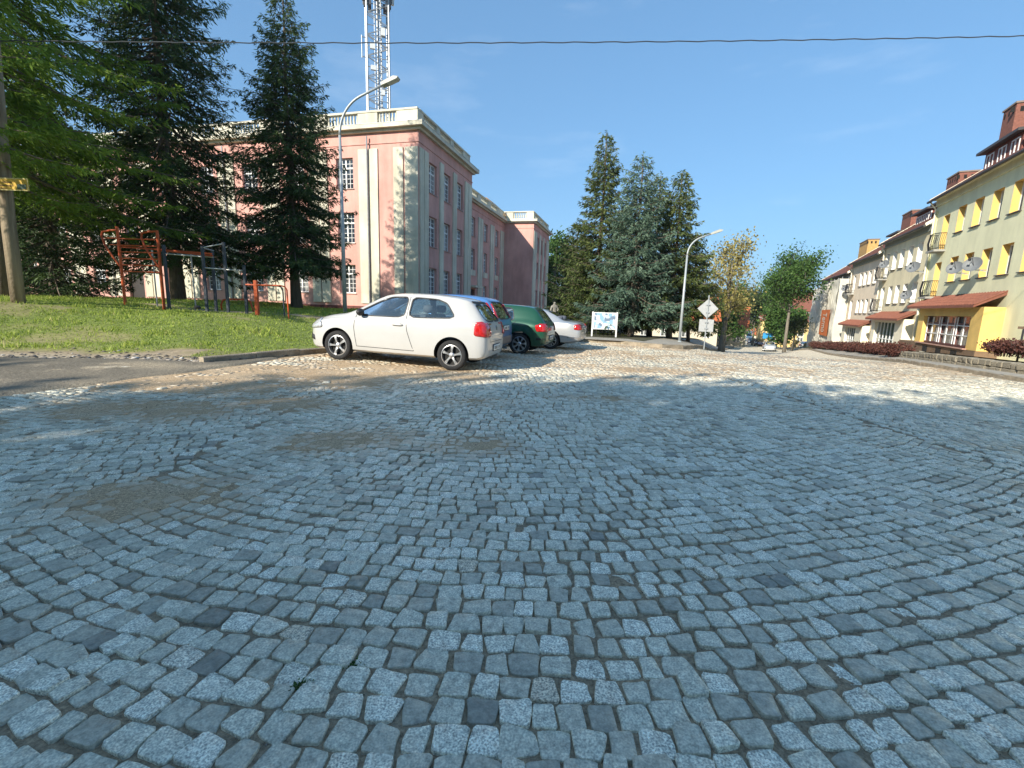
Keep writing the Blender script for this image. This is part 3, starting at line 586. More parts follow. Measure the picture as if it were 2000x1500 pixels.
q = MB(); q.box(10.62, 28, 1.85, 14, 10.9-Z0, 10.97-Z0); q.build('string_course', mPink, pink)
q = MB(); q.box(11.12, 28.0, 1.62, 14, 11.50-Z0, 11.64-Z0); q.box(11.12, 28.0, 1.38, 14.2, 11.642-Z0, 11.88-Z0); q.build('cornice', mCream, pink)
parapet(lambda u, z, d: (u+11.2, 1.9-d+.1, z-Z0), 16.7, [(.8, 3.2), (4.2, 6.8), (7.8, 10.4), (11.4, 14)], 11.885)
q = MB(); q.box(10.9, 27.9, 2.25, 14, .1, 11.3); q.build('interior', mDark, pink)
fW = lambda u, z, d: (28-d, u, z-Z0); fWB = lambda u, z, d: (u, -1.9-d, z-Z0)
WX = [30.9, 33.3, 35.7]; opsW = [(u-.6, u+.6, a, b) for u in WX for a, b in rowsC]
q = facade(fW, -1.9, 1.9, .8, 11.55, [], .3); w2 = facade(fWB, 28, 38.5, .8, 11.55, opsW, .3); reveals(w2, fWB, opsW, .3); q.add(w2.v, w2.f); q.add([(38.5, -1.9, .5), (38.5, 14, .5), (38.5, 14, 11.25), (38.5, -1.9, 11.25)], [(0, 1, 2, 3)]); q.build('wall', mPink, pink)
q = MB(); q.box(27.94, 38.5, -1.96, 1.9, -.6, .501); q.build('plinth', mPlinth, pink)
for u in WX:
    for i, (a, b) in enumerate(rowsC): put_window(pink, mwC2 if i == 1 else mwC, smC, (u, -1.7, a-Z0), 0)
for (a, b) in ((28.1, 28.9), (29.0, 29.9), (31.7, 32.5), (34.1, 34.9), (36.7, 37.5), (37.6, 38.4)): pil(a, b, fWB, 1.0, 10.6)
q = MB(); q.box(27.95, 38.55, -1.95, 14, 10.9-Z0, 10.97-Z0); q.build('string_course', mPink, pink)
q = MB(); q.box(27.78, 38.7, -2.12, 14, 11.502-Z0, 11.66-Z0); q.box(27.5, 39, -2.4, 14.3, 11.662-Z0, 11.92-Z0); q.build('cornice', mCream, pink)
parapet(lambda u, z, d: (28-d+.1, u-1.8, z-Z0), 9, [(.9, 2.6), (3.4, 5.2)], 11.925); parapet(lambda u, z, d: (u+28.43, -1.9-d+.1, z-Z0), 10, [(.6, 2.8), (3.6, 5.8), (6.6, 8.8)], 11.925)
q = MB(); q.box(28.3, 38.2, -1.5, 14, .2, 11.3); q.build('interior', mDark, pink)
mTileO = M('ochre_tiles', (.30, .16, .06), .9, .3, 3, .4, 20)
q = MB(); q.add([(28.5, 1.2, 11.7), (37.5, 1.2, 11.7), (37.5, 13, 11.7), (28.5, 13, 11.7), (31.5, 5.5, 15.2), (34.5, 5.5, 15.2), (34.5, 9, 15.2), (31.5, 9, 15.2)], [(0, 1, 5, 4), (1, 2, 6, 5), (2, 3, 7, 6), (3, 0, 4, 7), (4, 5, 6, 7)]); q.build('roof', mTileO, pink)
q = MB(); q.box(.3, 11, .3, 42.4, 12.9, 13.0-.05); q.build('roof', mRoofFlat, pink)
# ---------------------------------------------------------------- lattice mast on the roof
mGalv = M('galvanised_steel', (.31, .33, .35), .5, .2, 5, metal=.4)
mAnt = M('antenna_white', (.72, .72, .70), .5, .06)
mast = empty('antenna_mast', (-10.85, 38.2, 13.2), rad(20), 'grey steel lattice mast with white antennas on the pink building roof', 'mast')
q = MB(); hw_ = .78; Hm = 14.5
for (a, b) in ((-1, -1), (1, -1), (1, 1), (-1, 1)): q.tube([(a*hw_, b*hw_, -.2), (a*hw_, b*hw_, Hm)], .07, 6)
q.build('leg', mGalv, mast)
q = MB(); nz = 10; C4 = [(-1, -1), (1, -1), (1, 1), (-1, 1)]
for k in range(nz):
    z0 = k*Hm/nz; z1 = (k+1)*Hm/nz
    for i in range(4):
        a = C4[i]; b = C4[(i+1) % 4]; q.bar((a[0]*hw_, a[1]*hw_, z0), (b[0]*hw_, b[1]*hw_, (z0+z1)/2), .05); q.bar((b[0]*hw_, b[1]*hw_, (z0+z1)/2), (a[0]*hw_, a[1]*hw_, z1), .05); q.bar((a[0]*hw_, a[1]*hw_, z1), (b[0]*hw_, b[1]*hw_, z1), .045)
q.build('bracing', mGalv, mast)
q = MB()
for x in (-.2, .2): q.tube([(x, -.1, -.2), (x, -.1, Hm)], .03, 6)
for k in range(48): q.bar((-.2, -.1, k*.3), (.2, -.1, k*.3), .025)
q.tube([(.05, .12, -.2), (.05, .12, Hm)], .09, 6); q.tube([(.3, .15, -.2), (.3, .15, Hm)], .05, 6); q.build('ladder', mGalv, mast)
rg = random.Random(5)
for k in range(10):
    a = k*math.pi*2/10+.2; r = 1.15+.1*(k % 2); x, y = r*math.cos(a), r*math.sin(a); z = 9.9+rg.uniform(-.15, .35)
    q = MB(); q.box(x-.14, x+.14, y-.08, y+.08, z, z+1.9); q.build('panel_antenna', mAnt, mast)
    q = MB(); q.tube([(x*.9, y*.9, z-.35), (x*.9, y*.9, z+2.1)], .04, 6); q.bar((x*.9, y*.9, z+.4), (x*.45, y*.45, z+.4), .05); q.bar((x*.9, y*.9, z+1.5), (x*.45, y*.45, z+1.5), .05); q.box(x*.75-.12, x*.75+.12, y*.75-.1, y*.75+.1, z-.5, z+.1); q.build('antenna_bracket', M('bracket_dark', (.13, .13, .14), .6), mast)
for (x, y, z, w_, h_) in ((.35, -.85, 7.3, .3, .5), (-.4, -.85, 6.3, .35, .4), (.3, -.85, 3.3, .25, .35), (-.35, -.85, 4.9, .4, .3)):
    q = MB(); q.box(x-w_/2, x+w_/2, y-.1, y+.1, z, z+h_); q.build('equipment_box', mAnt, mast)
q = MB(); q.tube([(-1.15, -.8, 5.6), (-1.15, -.8, 7.1)], .035, 6); q.bar((-1.15, -.8, 5.7), (-.78, -.78, 5.7), .05); q.bar((-1.15, -.8, 7.0), (-.78, -.78, 7.0), .05); q.build('side_arm', mGalv, mast)

# ================================================================ TERRACE OF HOUSES ON THE RIGHT
mTile = M('red_roof_tiles', (.165, .060, .040), .85, .3, 5, .6, 25, col2=(.23, .09, .058))
mGut = M('gutter_dark', (.055, .05, .05), .6)
mYel = M('yellow_paint', (.70, .47, .15), .9, .07, 2, grime=.12); mYelLime = M('pale_lime_render', (.74, .71, .47), .92, .08, 1.2, .25, 60, streak=(1, 1, .35), grime=.09)
mBeige = M('beige_render', (.72, .63, .42), .93, .10, 1.2, .3, 60, streak=(1, 1, .35), grime=.1); mBeige2 = M('rose_beige_render', (.76, .63, .47), .93, .10, 1.3, .3, 60, streak=(1, 1, .35), grime=.1); mGrey = M('grey_render', (.45, .44, .41), .93, .12, 1.3, .3, 60)
mCreamW = M('cream_shopfront', (.78, .72, .56), .9, .08, 2); mBrown = M('brown_plinth', (.16, .105, .065), .9, .2, 2, .2, 30); mBrFr = M('brown_frame', (.13, .05, .04), .6); mWhiteR = M('white_reveal', (.82, .80, .74), .9, .05)
mBrick = M('chimney_brick', (.21, .085, .06), .9, .25, 9, .5, 40); mBrickO = M('ochre_chimney', (.46, .28, .10), .9, .2, 5, .3, 40); mIron = M('black_iron', (.02, .02, .022), .5); mCurt = M('curtain_pane', (.10, .105, .10), .12, .5, 2.5, spec=.8)
def house(s0, s1, eave, label, wallm, revm, wins, doors, dep=.22, ww=1.0, roofm=None, depth=9.5, ridge_h=3.35, bandm=None):
    b0 = hbase((s0+s1)/2)-.7; P = HQ+RD*s0; L = s1-s0
    h = empty('terrace_house', (P[0], P[1], b0), math.pi/2-T_R, label, 'house', 'terraced houses along the right side of the square')
    f = lambda u, z, d: (u-s0, d, z-b0)
    ops = [(u-ww/2, u+ww/2, a, b) for (u, a, b) in wins]+[(u-.45, u+.45, a, b) for (u, a, b) in doors]
    q = facade(f, s0, s1, b0-.5, eave, ops, dep)
    for x in (0, L): q.add([(x, 0, -.5), (x, -depth, -.5), (x, -depth, eave-b0), (x, -depth/2, eave-b0+ridge_h-.12), (x, 0, eave-b0)], [(0, 1, 2, 3, 4)])
    q.add([(0, -depth, -.5), (L, -depth, -.5), (L, -depth, eave-b0), (0, -depth, eave-b0)], [(0, 1, 2, 3)]); q.build('wall', wallm, h)
    for op in ops: rv = MB(); reveals(rv, f, [op], dep); rv.build('window_reveal', revm, h)
    q = MB(); q.box(.05, L-.05, -depth+.1, -dep-.08, 0, eave-b0-.1); q.build('interior', mDark, h)
    # window surround strips
    W = {}
    for (u, a, b) in list(wins)+[(u, a, b) for (u, a, b) in doors]:
        w_ = ww if (u, a, b) in wins else .9; k = (round(w_, 2), round(b-a, 2))
        if k not in W: W[k] = (window_meshes(w_, b-a, 2, [], None if b-a > 1.8 else None, .07, .05, .08), sill_mesh(w_, dep))
        put_window(h, W[k][0], W[k][1] if (u, a, b) in wins else None, (u-s0, -dep+.02, a-b0), math.pi, mWhite, mCurt, sillmat=mGut)
    # roof: two thick slopes with eaves
    ez = eave-b0; q = MB(); ov = .45; sl_ = ridge_h/(depth/2); t = .14
    pr = [(ov, ez-ov*sl_+.12), (-depth/2, ez+ridge_h+.12), (-depth-ov, ez-ov*sl_+.12), (-depth-ov, ez-ov*sl_-.02), (-depth/2, ez+ridge_h-.02), (ov, ez-ov*sl_-.02)]
    q.prism(pr, lambda y, z, x: (x, y, z), .02, L-.02); rf = q.build('roof', roofm or mTile, h)
    # tile courses on the street slope: thin raised rows
    q = MB(); n = 22
    for k in range(n):
        t0 = k/n; y0 = ov-(depth/2+ov)*t0; z0 = ez-ov*sl_+.12+(ridge_h+ov*sl_)*t0; y1 = ov-(depth/2+ov)*(t0+1/n); z1 = ez-ov*sl_+.12+(ridge_h+ov*sl_)*(t0+1/n)
        q.add([(.03, y0, z0+.035), (L-.03, y0, z0+.035), (L-.03, y1, z1+.004), (.03, y1, z1+.004), (.03, y0, z0-.01), (L-.03, y0, z0-.01)], [(0, 1, 2, 3), (4, 5, 1, 0)])
    q.build('tile_courses', roofm or mTile, rf, kind='stuff')
    q = MB(); q.tube([(-.05, ov+.06, ez-ov*sl_), (L+.05, ov+.06, ez-ov*sl_)], .075, 8); q.build('gutter', mGut, h)
    q = MB(); q.box(0, L, .003, .10, ez-.62, ez-.25); q.box(.0, L, .003, .24, ez-.248, ez-.05); q.build('eave_cornice', bandm or wallm, h)
    for x in (-.03, L-.06):
        q = MB(); q.prism([(ov+.02, ez-ov*sl_-.06), (-depth/2, ez+ridge_h-.06), (-depth/2, ez+ridge_h+.17), (ov+.02, ez-ov*sl_+.17)], lambda y, z, d: (d, y, z), x, x+.09); q.build('verge_board', mCreamW, h)
    q = MB(); q.tube([(L-.2, ov+.02, ez-ov*sl_), (L-.2, .12, ez-.8), (L-.2, .12, 0)], .05, 8); q.build('downpipe', mCreamW, h)
    return h, f, b0, ez
def chimney(h, x0, x1, y0, y1, z0, z1, m):
    q = MB(); q.box(x0, x1, y0, y1, z0, z1); o = q.build('chimney', m, h); q = MB(); q.box(x0-.06, x1+.06, y0-.06, y1+.06, z1, z1+.1); q.build('chimney_cap', M('chimney_cap', (.22, .17, .14), .9), o)
    q = MB()
    n = int((x1-x0)/.35)
    for k in range(n):
        u = x0+(k+.5)*(x1-x0)/n; q.box(u-.08, u+.08, y1-.02, y1+.012, z1-.45, z1-.18)
    for k in range(3): q.box(x0-.012, x0+.02, y0+.25+k*.4, y0+.42+k*.4, z1-.45, z1-.18)
    q.build('vent', mDark, o, kind='stuff')
def dormer(h, x0, x1, y, z0, z1, n):
    q = MB(); q.box(x0, x1, y-3, y, z0, z1); d = q.build('dormer', M('dormer_cladding', (.20, .07, .05), .8), h)
    q = MB(); q.prism([(y+.35, z1-.08), (y-3.4, z1+.25), (y-3.4, z1+.4), (y+.35, z1+.06)], lambda yy, z, x: (x, yy, z), x0-.25, x1+.25); q.build('dormer_roof', mGut, d)
    wm = window_meshes(.8, (z1-z0)*.62, 2, [], None, .06, .04, .06)
    for k in range(n): put_window(d, wm, None, (x0+(k+.5)*(x1-x0)/n, y+.03, z0+(z1-z0)*.2), math.pi, mWhite, mCurt)
def balcony(h, f, u, z, wdt=1.25, r=.55, ivy=False):
    q = MB(); q.prism([(u-wdt/2, z-.12), (u+wdt/2, z-.12), (u+wdt/2, z), (u-wdt/2, z)], f, .002, r); b = q.build('balcony', M('balcony_slab', (.30, .29, .26), .9), h)
    q = MB(); pts = [(u-wdt/2+.03, .05), (u-wdt/2+.03, r*.7), (u-wdt/4, r), (u+wdt/4, r), (u+wdt/2-.03, r*.7), (u+wdt/2-.03, .05)]
    for zz in (z+.08, z+.95): q.tube([f(a, zz, d) for a, d in pts], .022, 6)
    for i in range(len(pts)-1):
        for k in range(4):
            t = k/4; a = pts[i][0]*(1-t)+pts[i+1][0]*t; d = pts[i][1]*(1-t)+pts[i+1][1]*t
            q.tube([f(a, z, d), f(a, z+.4, d+.07), f(a, z+.95, d)], .012, 5)
    q.build('railing', mIron, b); return b
def canopy(h, f, u0, u1, zw, zf, pr=1.0):
    q = MB(); q.add([f(u0, zw, .004), f(u1, zw, .004), f(u1+.15, zf, pr), f(u0-.15, zf, pr), f(u0, zw-.16, .004), f(u1, zw-.16, .004), f(u1+.15, zf-.12, pr), f(u0-.15, zf-.12, pr)], [(0, 1, 2, 3), (4, 5, 6, 7), (0, 3, 7, 4), (1, 2, 6, 5), (2, 3, 7, 6)]); c = q.build('canopy', mTile, h)
    q = MB(); n = int((u1-u0)/.28)
    for k in range(n+1):
        t = k/n; a = f(u0+(u1-u0)*t, zw+.02, .01); b = f(u0-.15+(u1-u0+.3)*t, zf+.02, pr); q.tube([a, b], .035, 6)
    for k in range(1, 4):
        t = k/4; q.bar(f(u0-.15*t, zw+(zf-zw)*t+.02, pr*t), f(u1+.15*t, zw+(zf-zw)*t+.02, pr*t), .04, .03)
    q.build('canopy_tiles', mTile, c, kind='stuff')
def dish(u, z, f, h, r=.42, label='', azw=0.):
    P = h.matrix_basis @ Vector(f(u, z, .02)); e = empty('satellite_dish', P, h.rotation_euler.z+azw, label, 'satellite dish', 'satellite dishes on the terrace fronts')
    q = MB(); q.tube([(0, 0, 0), (0, .45, 0), (0, .5, .2)], .025, 6); q.tube([(-.1, 0, -.1), (0, .3, 0)], .015, 5); q.build('bracket', mGalv, e)
    q = MB(); pr = [(r*t, .16*t*t) for t in (0.02, .3, .6, .85, 1.)]+[(r*1.02, .155), (r*.85, .10), (r*.3, -.005)]; q.lathe(pr, 20, (0, 0, 0)); o = q.build('dish', M('dish_grey', (.15, .16, .17), .55), e, smooth=True, ang=50); o.location = (0, .52, .22); o.rotation_euler = (rad(-68), 0, rad(50))
    q = MB(); q.tube([(0, 0, -.0), (0, -r*.6, .35), (0, -.05, .55)], .012, 5); q.box(-.04, .04, -.1, 0, .5, .62); o2 = q.build('feed_arm', mIron, e); o2.location = o.location; o2.rotation_euler = o.rotation_euler
    return e
# 1: yellow house
yw = [(u, 6.2, 7.62) for u in (.2, 2.05, 3.95, 5.9, -1.7, -3.6, -5.5)]+[(u, 3.42, 4.82) for u in (.2, 2.05, 3.95, 5.75, -1.7, -3.6, -5.5)]
h1, f1, b1, e1 = house(-8, 9.75, 8.9, 'pale lime yellow house with yellow window niches and shop bay', mYelLime, mYel, yw, [(7.95, 5.45, 7.5), (7.95, 2.65, 4.7)], .30, 1.0)
for z in (5.42, 2.62): balcony(h1, f1, 7.95, z)
q = MB(); q.prism([(9.45, -2), (9.72, -2), (9.72, 8.0), (9.45, 8.0)], f1, .003, .06); q.build('corner_pilaster', M('pale_lime_trim', (.66, .64, .36), .9), h1)
canopy(h1, f1, -.6, 7.9, 2.62, 1.98, 1.15)
bay = facade(lambda u, z, d: f1(u, z, d+.75), -.75, 7.1, -.15, 1.9, [(.35, 6.3, -.1, 1.45)], .3); reveals(bay, lambda u, z, d: f1(u, z, d+.75), [(.35, 6.3, -.1, 1.45)], .35)
for u in (-.75, 7.1): bay.add([f1(u, -.15, 0), f1(u, -.15, .75), f1(u, 1.9, .75), f1(u, 1.9, 0)], [(0, 1, 2, 3)])
bay.build('shop_bay', mYel, h1)
q = MB(); q.prism([(-.80, -1.4), (9.74, -1.4), (9.74, -.16), (-.80, -.16)], f1, .002, .80); pl = q.build('plinth', mBrown, h1)
q = MB(); q.prism([(.25, -.155), (6.5, -.155), (6.5, -.1), (.25, -.1)], f1, .3, .9); q.build('shop_sill', M('pink_sill', (.42, .25, .2), .8), h1)
for u in (1.4, 3.3, 5.2):
    q = MB(); q.prism([(u-.35, -.62), (u+.35, -.62), (u+.35, -.28), (u-.35, -.28)], f1, .79, .812); q.build('cellar_window', mDark, pl)
    q = MB(); q.prism([(u-.42, -.68), (u+.42, -.68), (u+.42, -.625), (u-.42, -.625)], f1, .79, .90); q.build('cellar_sill', mCreamW, pl)
q = MB()
for k in range(4): u = .38+k*(5.9/3); q.prism([(u-.09, -.1), (u+.09, -.1), (u+.09, 1.45), (u-.09, 1.45)], f1, .44, .56)
q.prism([(.35, 1.0), (6.3, 1.0), (6.3, 1.1), (.35, 1.1)], f1, .46, .54); q.prism([(.35, -.1), (6.3, -.1), (6.3, 0), (.35, 0)], f1, .44, .558); shopw = q.build('shop_window', mBrFr, h1)
q = MB()
for k in range(3):
    u0 = .5+k*(5.9/3)
    for t in (.05, .95, 1.75): q.prism([(u0+t-.02, 0), (u0+t+.02, 0), (u0+t+.02, 1.4), (u0+t-.02, 1.4)], f1, .53, .575)
    for z in (.48, .97): q.prism([(u0-.02, z-.022), (u0+1.8, z-.022), (u0+1.8, z+.022), (u0-.02, z+.022)], f1, .53, .58)
q.build('security_grille', mWhite, shopw)
q = MB(); q.add([f1(.35, -.1, .45), f1(6.3, -.1, .45), f1(6.3, 1.45, .45), f1(.35, 1.45, .45)], [(0, 1, 2, 3)]); q.build('shop_pane', mCurt, shopw)
chimney(h1, 16.0, 17.4, -3.2, -2.2, e1+.8, e1+4.5, mBrick)
dormer(h1, 11.4, 15.2, -1.0, e1+.55, e1+1.75, 3); dormer(h1, 6.2, 10.2, -1.0, e1+.55, e1+1.75, 4)
# 2: beige house
bw = [(u, 4.98, 6.38) for u in (11.55, 13.35, 15.1, 16.8)]+[(u, 2.36, 3.72) for u in (11.4, 13.2, 14.95, 16.65)]
h2, f2, b2, e2 = house(9.75, 19.6, 7.5, 'grey beige house with white window reveals left of the yellow house', mBeige, mWhiteR, bw, [(18.6, 4.4, 6.4), (18.6, 1.75, 3.7)], .3, .95, bandm=M('grey_green_band', (.28, .31, .27), .9))
for z in (4.38, 1.75): balcony(h2, f2, 18.6, z, 1.2, .6)
canopy(h2, f2, 10.3, 18.0, 1.72, 1.2, 1.0)
def shopfront(h, f, u0, u1, z0, z1, wa, wb, m, n):
    q = facade(lambda u, z, d: f(u, z, d+.55), u0, u1, z0, z1, [(wa, wb, z0+.25, z1-.3)], .3); reveals(q, lambda u, z, d: f(u, z, d+.55), [(wa, wb, z0+.25, z1-.3)], .25)
    for u in (u0, u1): q.add([f(u, z0, 0), f(u, z0, .55), f(u, z1, .55), f(u, z1, 0)], [(0, 1, 2, 3)])
    q.build('shop_bay', m, h); q = MB()
    for k in range(n+1): u = wa+(wb-wa)*k/n; q.prism([(u-.035, z0+.25), (u+.035, z0+.25), (u+.035, z1-.3), (u-.035, z1-.3)], f, .30, .36)
    zz = z0+.25+(z1-z0-.55)*.45; q.prism([(wa, zz-.03), (wb, zz-.03), (wb, zz+.03), (wa, zz+.03)], f, .305, .355); s_ = q.build('shop_window', mWhite, h)
    q = MB(); q.add([f(wa, z0+.25, .32), f(wb, z0+.25, .32), f(wb, z1-.3, .32), f(wa, z1-.3, .32)], [(0, 1, 2, 3)]); q.build('shop_pane', M('shop_glass', (.05, .075, .075), .08, .5, 1.5, spec=.9), s_)
shopfront(h2, f2, 10.4, 17.9, -1.6, 1.2, 12.0, 17.0, mCreamW, 6)
chimney(h2, 7.4, 9.5, -4.2, -3.1, e2+1.8, e2+4.5, mBrick); dormer(h2, 4.4, 7.2, -1.0, e2+.5, e2+1.55, 4); dormer(h2, .9, 3.4, -1.0, e2+.5, e2+1.55, 3)
# 3: rose beige house
rw = [(u, 4.2, 5.45) for u in (21.6, 23.3, 24.9, 26.4)]+[(u, 1.62, 2.9) for u in (21.4, 23.1, 24.7, 26.2)]
h3, f3, b3, e3 = house(19.6, 30.2, 6.85, 'rose beige house with small red shop canopy in the middle of the terrace', mBeige2, mWhiteR, rw, [(28.9, 3.6, 5.4), (28.9, 1.0, 2.9)], .3, .9, bandm=MATS['grey_green_band'])
balcony(h3, f3, 28.9, 3.58, 1.2, .6); canopy(h3, f3, 20.6, 28.6, .95, .5, .9); shopfront(h3, f3, 20.7, 28.4, -2.1, .5, 23, 27, mCreamW, 5)
chimney(h3, 6.8, 9.4, -4.2, -3.1, e3+1.8, e3+4.2, mBrick); dormer(h3, .6, 3.2, -1.0, e3+.5, e3+1.5, 3)
# 4: house under repair behind scaffold netting
h4, f4, b4, e4 = house(30.2, 47.2, 6.05, 'grey house at the far end of the terrace wrapped for repair', mGrey, mWhiteR, [(u, 3.2, 4.5) for u in (32, 34, 36.5, 39, 41.5, 44)]+[(u, .7, 2.0) for u in (32, 34, 36.5, 39, 41.5, 44)], [], .25, .95)
chimney(h4, 10.6, 14.6, -4.2, -3.1, e4+1.8, e4+4.4, mBrickO)
sc = empty('scaffold', (*(HQ+RD*30.4), hbase(38)-.6), math.pi/2-T_R, 'scaffold with pale torn netting and an orange banner on the end house', 'scaffold')
fs_ = lambda u, z, d: (u-30.4, d, z-(hbase(38)-.6)); q = MB()
for k in range(9):
    u = 30.8+k*2.05
    for d in (.15, .72): q.tube([fs_(u, -3.6, d), fs_(u, 5.4, d)], .04, 6)
    for z in (-1.4, .6, 2.6, 4.6): q.bar(fs_(u, z, .15), fs_(u, z, .72), .04)
for z in (-1.4, .6, 2.6, 4.6):
    for d in (.15, .72): q.bar(fs_(30.8, z, d), fs_(47.2, z, d), .04)
q.build('frame', mGalv, sc)
q = MB()
for z in (-1.35, .65, 2.65): q.prism([(30.8, z), (47.2, z), (47.2, z+.05), (30.8, z+.05)], fs_, .18, .68)
q.build('deck', M('scaffold_board', (.30, .22, .13), .9), sc)
mNet = bpy.data.materials.new('netting'); mNet.use_nodes = True; _n = mNet.node_tree; _b = _n.nodes['Principled BSDF']; _b.inputs['Base Color'].default_value = (.66, .63, .54, 1); _b.inputs['Roughness'].default_value = .9
_t = _n.nodes.new('ShaderNodeBsdfTransparent'); _ms = _n.nodes.new('ShaderNodeMixShader'); _ns = _n.nodes.new('ShaderNodeTexNoise'); _ns.inputs['Scale'].default_value = .7; _ns.inputs['Detail'].default_value = 4; _mr = _n.nodes.new('ShaderNodeMapRange'); _mr.inputs[1].default_value = .3; _mr.inputs[2].default_value = .7; _mr.inputs[3].default_value = .72; _mr.inputs[4].default_value = .97
_tc = _n.nodes.new('ShaderNodeTexCoord'); _n.links.new(_tc.outputs['Object'], _ns.inputs['Vector']); _n.links.new(_ns.outputs['Fac'], _mr.inputs[0]); _n.links.new(_mr.outputs[0], _ms.inputs[0]); _n.links.new(_t.outputs[0], _ms.inputs[1]); _n.links.new(_b.outputs[0], _ms.inputs[2]); _n.links.new(_ms.outputs[0], _n.nodes['Material Output'].inputs[0])
def net(u0, u1, z0, z1, d, sd):
    nu, nv = 28, 18; V = []; r2 = random.Random(sd)
    for j in range(nv+1):
        for i in range(nu+1):
            u = u0+(u1-u0)*i/nu; z = z0+(z1-z0)*j/nv-.12*math.sin(math.pi*i/nu)*(1 if j == nv else .3); V.append(fs_(u, z, d+.14*math.sin(i*1.3+sd)*math.sin(j*.5+sd)+.05*math.sin(j*1.9+i)))
    F = [(j*(nu+1)+i, j*(nu+1)+i+1, (j+1)*(nu+1)+i+1, (j+1)*(nu+1)+i) for j in range(nv) for i in range(nu)]
    q = MB(); q.add(V, F); return q.build('netting', mNet, sc, smooth=True)
for k, (a, b) in enumerate(((30.9, 36.2), (36.3, 42.0), (42.1, 47.2))): net(a, b, -3.4, 5.3-.2*k, .88, k+1)
V = [fs_(30.75, -3.4+8.6*j/8, .06+.86*i/4+.03*math.sin(j+i)) for j in range(9) for i in range(5)]; q = MB(); q.add(V, [(j*5+i, j*5+i+1, j*5+i+6, j*5+i+5) for j in range(8) for i in range(4)]); q.build('netting', mNet, sc, smooth=True)
q = MB(); nu = 10; V = []
for j in range(2):
    for i in range(nu+1): V.append(fs_(32.6+5.2*i/nu, -1.0+2.95*j, 1.10+.02*math.sin(i)))
q.add(V, [(i, i+1, nu+2+i, nu+1+i) for i in range(nu)]); ban = q.build('banner', M('banner_orange', (.52, .14, .035), .8, .1), sc, smooth=True)
def text(name, body, size, mat, parent, mtx):
    c = bpy.data.curves.new(name, 'FONT'); c.body = body; c.size = size; c.align_x = 'CENTER'; c.align_y = 'CENTER'; c.extrude = .002
    o = bpy.data.objects.new(name, c); COL.objects.link(o); dg = bpy.context.evaluated_depsgraph_get(); me = bpy.data.meshes.new_from_object(o.evaluated_get(dg)); bpy.data.objects.remove(o)
    t = link(name, me, mat, parent); t.matrix_local = mtx; return t
def frame_mtx(origin, xdir, ydir):
    x = Vector(xdir).normalized(); y = Vector(ydir).normalized(); z = x.cross(y); return Matrix(((x.x, y.x, z.x, origin[0]), (x.y, y.y, z.y, origin[1]), (x.z, y.z, z.z, origin[2]), (0, 0, 0, 1)))
mLet = M('banner_lettering', (.62, .60, .52), .8); mLet2 = M('net_lettering', (.10, .10, .095), .8)
# lettering runs down the cloth: the tops of the letters point to the right
text('lettering', 'Termo', .80, mLet, ban, frame_mtx(fs_(35.2, .47, 1.15), (0, 0, -1), (-1, 0, 0)) @ Matrix.Diagonal((1, 4.2, 1, 1)))
text('lettering', 'Or', .95, mLet2, sc, frame_mtx(fs_(36.4, -1.75, 1.12), (0, 0, -1), (-1, 0, 0)) @ Matrix.Diagonal((1, 3, 1, 1)))
# satellite dishes
for (hh_, ff, u, z, r, lab) in ((h1, f1, 1.75, 3.75, .38, 'large grey satellite dish by the first floor window nearest the frame edge on yellow house'), (h1, f1, 3.75, 3.75, .36, 'grey satellite dish over the second niche of the yellow house'), (h2, f2, 10.2, 4.35, .38, 'grey dish on the beige wall between storeys beside the yellow house'), (h2, f2, 16.9, 5.15, .34, 'pale dish in front of a top floor window of the beige house'), (h2, f2, 10.6, 2.55, .34, 'dish low on the beige house by the first floor window'), (h3, f3, 29.6, 3.9, .34, 'small dish hanging by the balcony of the rose beige house')):
    dish(u, z, ff, hh_, r, lab)
# ================================================================ TREES
mBark = M('spruce_bark', (.10, .075, .055), .95, .35, 12, .9, 30, col2=(.19, .155, .12), streak=(1, 1, .2))
mBarkL = M('grey_bark', (.13, .115, .09), .95, .3, 8, .9, 25, col2=(.24, .21, .17), streak=(1, 1, .2))
def leafmat(name, a, b, c, tr=.25): return Mattr(name, [(0, a), (.5, b), (1, c)], .6, .2, 3, 0, trans=tr, spec=.25)
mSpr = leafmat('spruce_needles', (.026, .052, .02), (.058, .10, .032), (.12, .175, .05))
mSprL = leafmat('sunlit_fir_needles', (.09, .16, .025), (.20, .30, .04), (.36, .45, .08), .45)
mBlue = leafmat('blue_spruce_needles', (.045, .085, .06), (.10, .16, .11), (.19, .26, .175))
mOlive = leafmat('olive_spruce_needles', (.045, .068, .02), (.09, .12, .035), (.16, .18, .055))
mYelL = leafmat('yellowing_leaves', (.17, .15, .04), (.33, .28, .09), (.50, .44, .20), .35)
mGrnL = leafmat('green_leaves', (.03, .07, .016), (.065, .13, .028), (.12, .20, .05), .35)
mDkL = leafmat('dark_green_leaves', (.018, .035, .012), (.04, .065, .02), (.08, .11, .035), .3)
mRed = leafmat('barberry_leaves', (.045, .018, .016), (.10, .038, .03), (.17, .075, .05), .2)
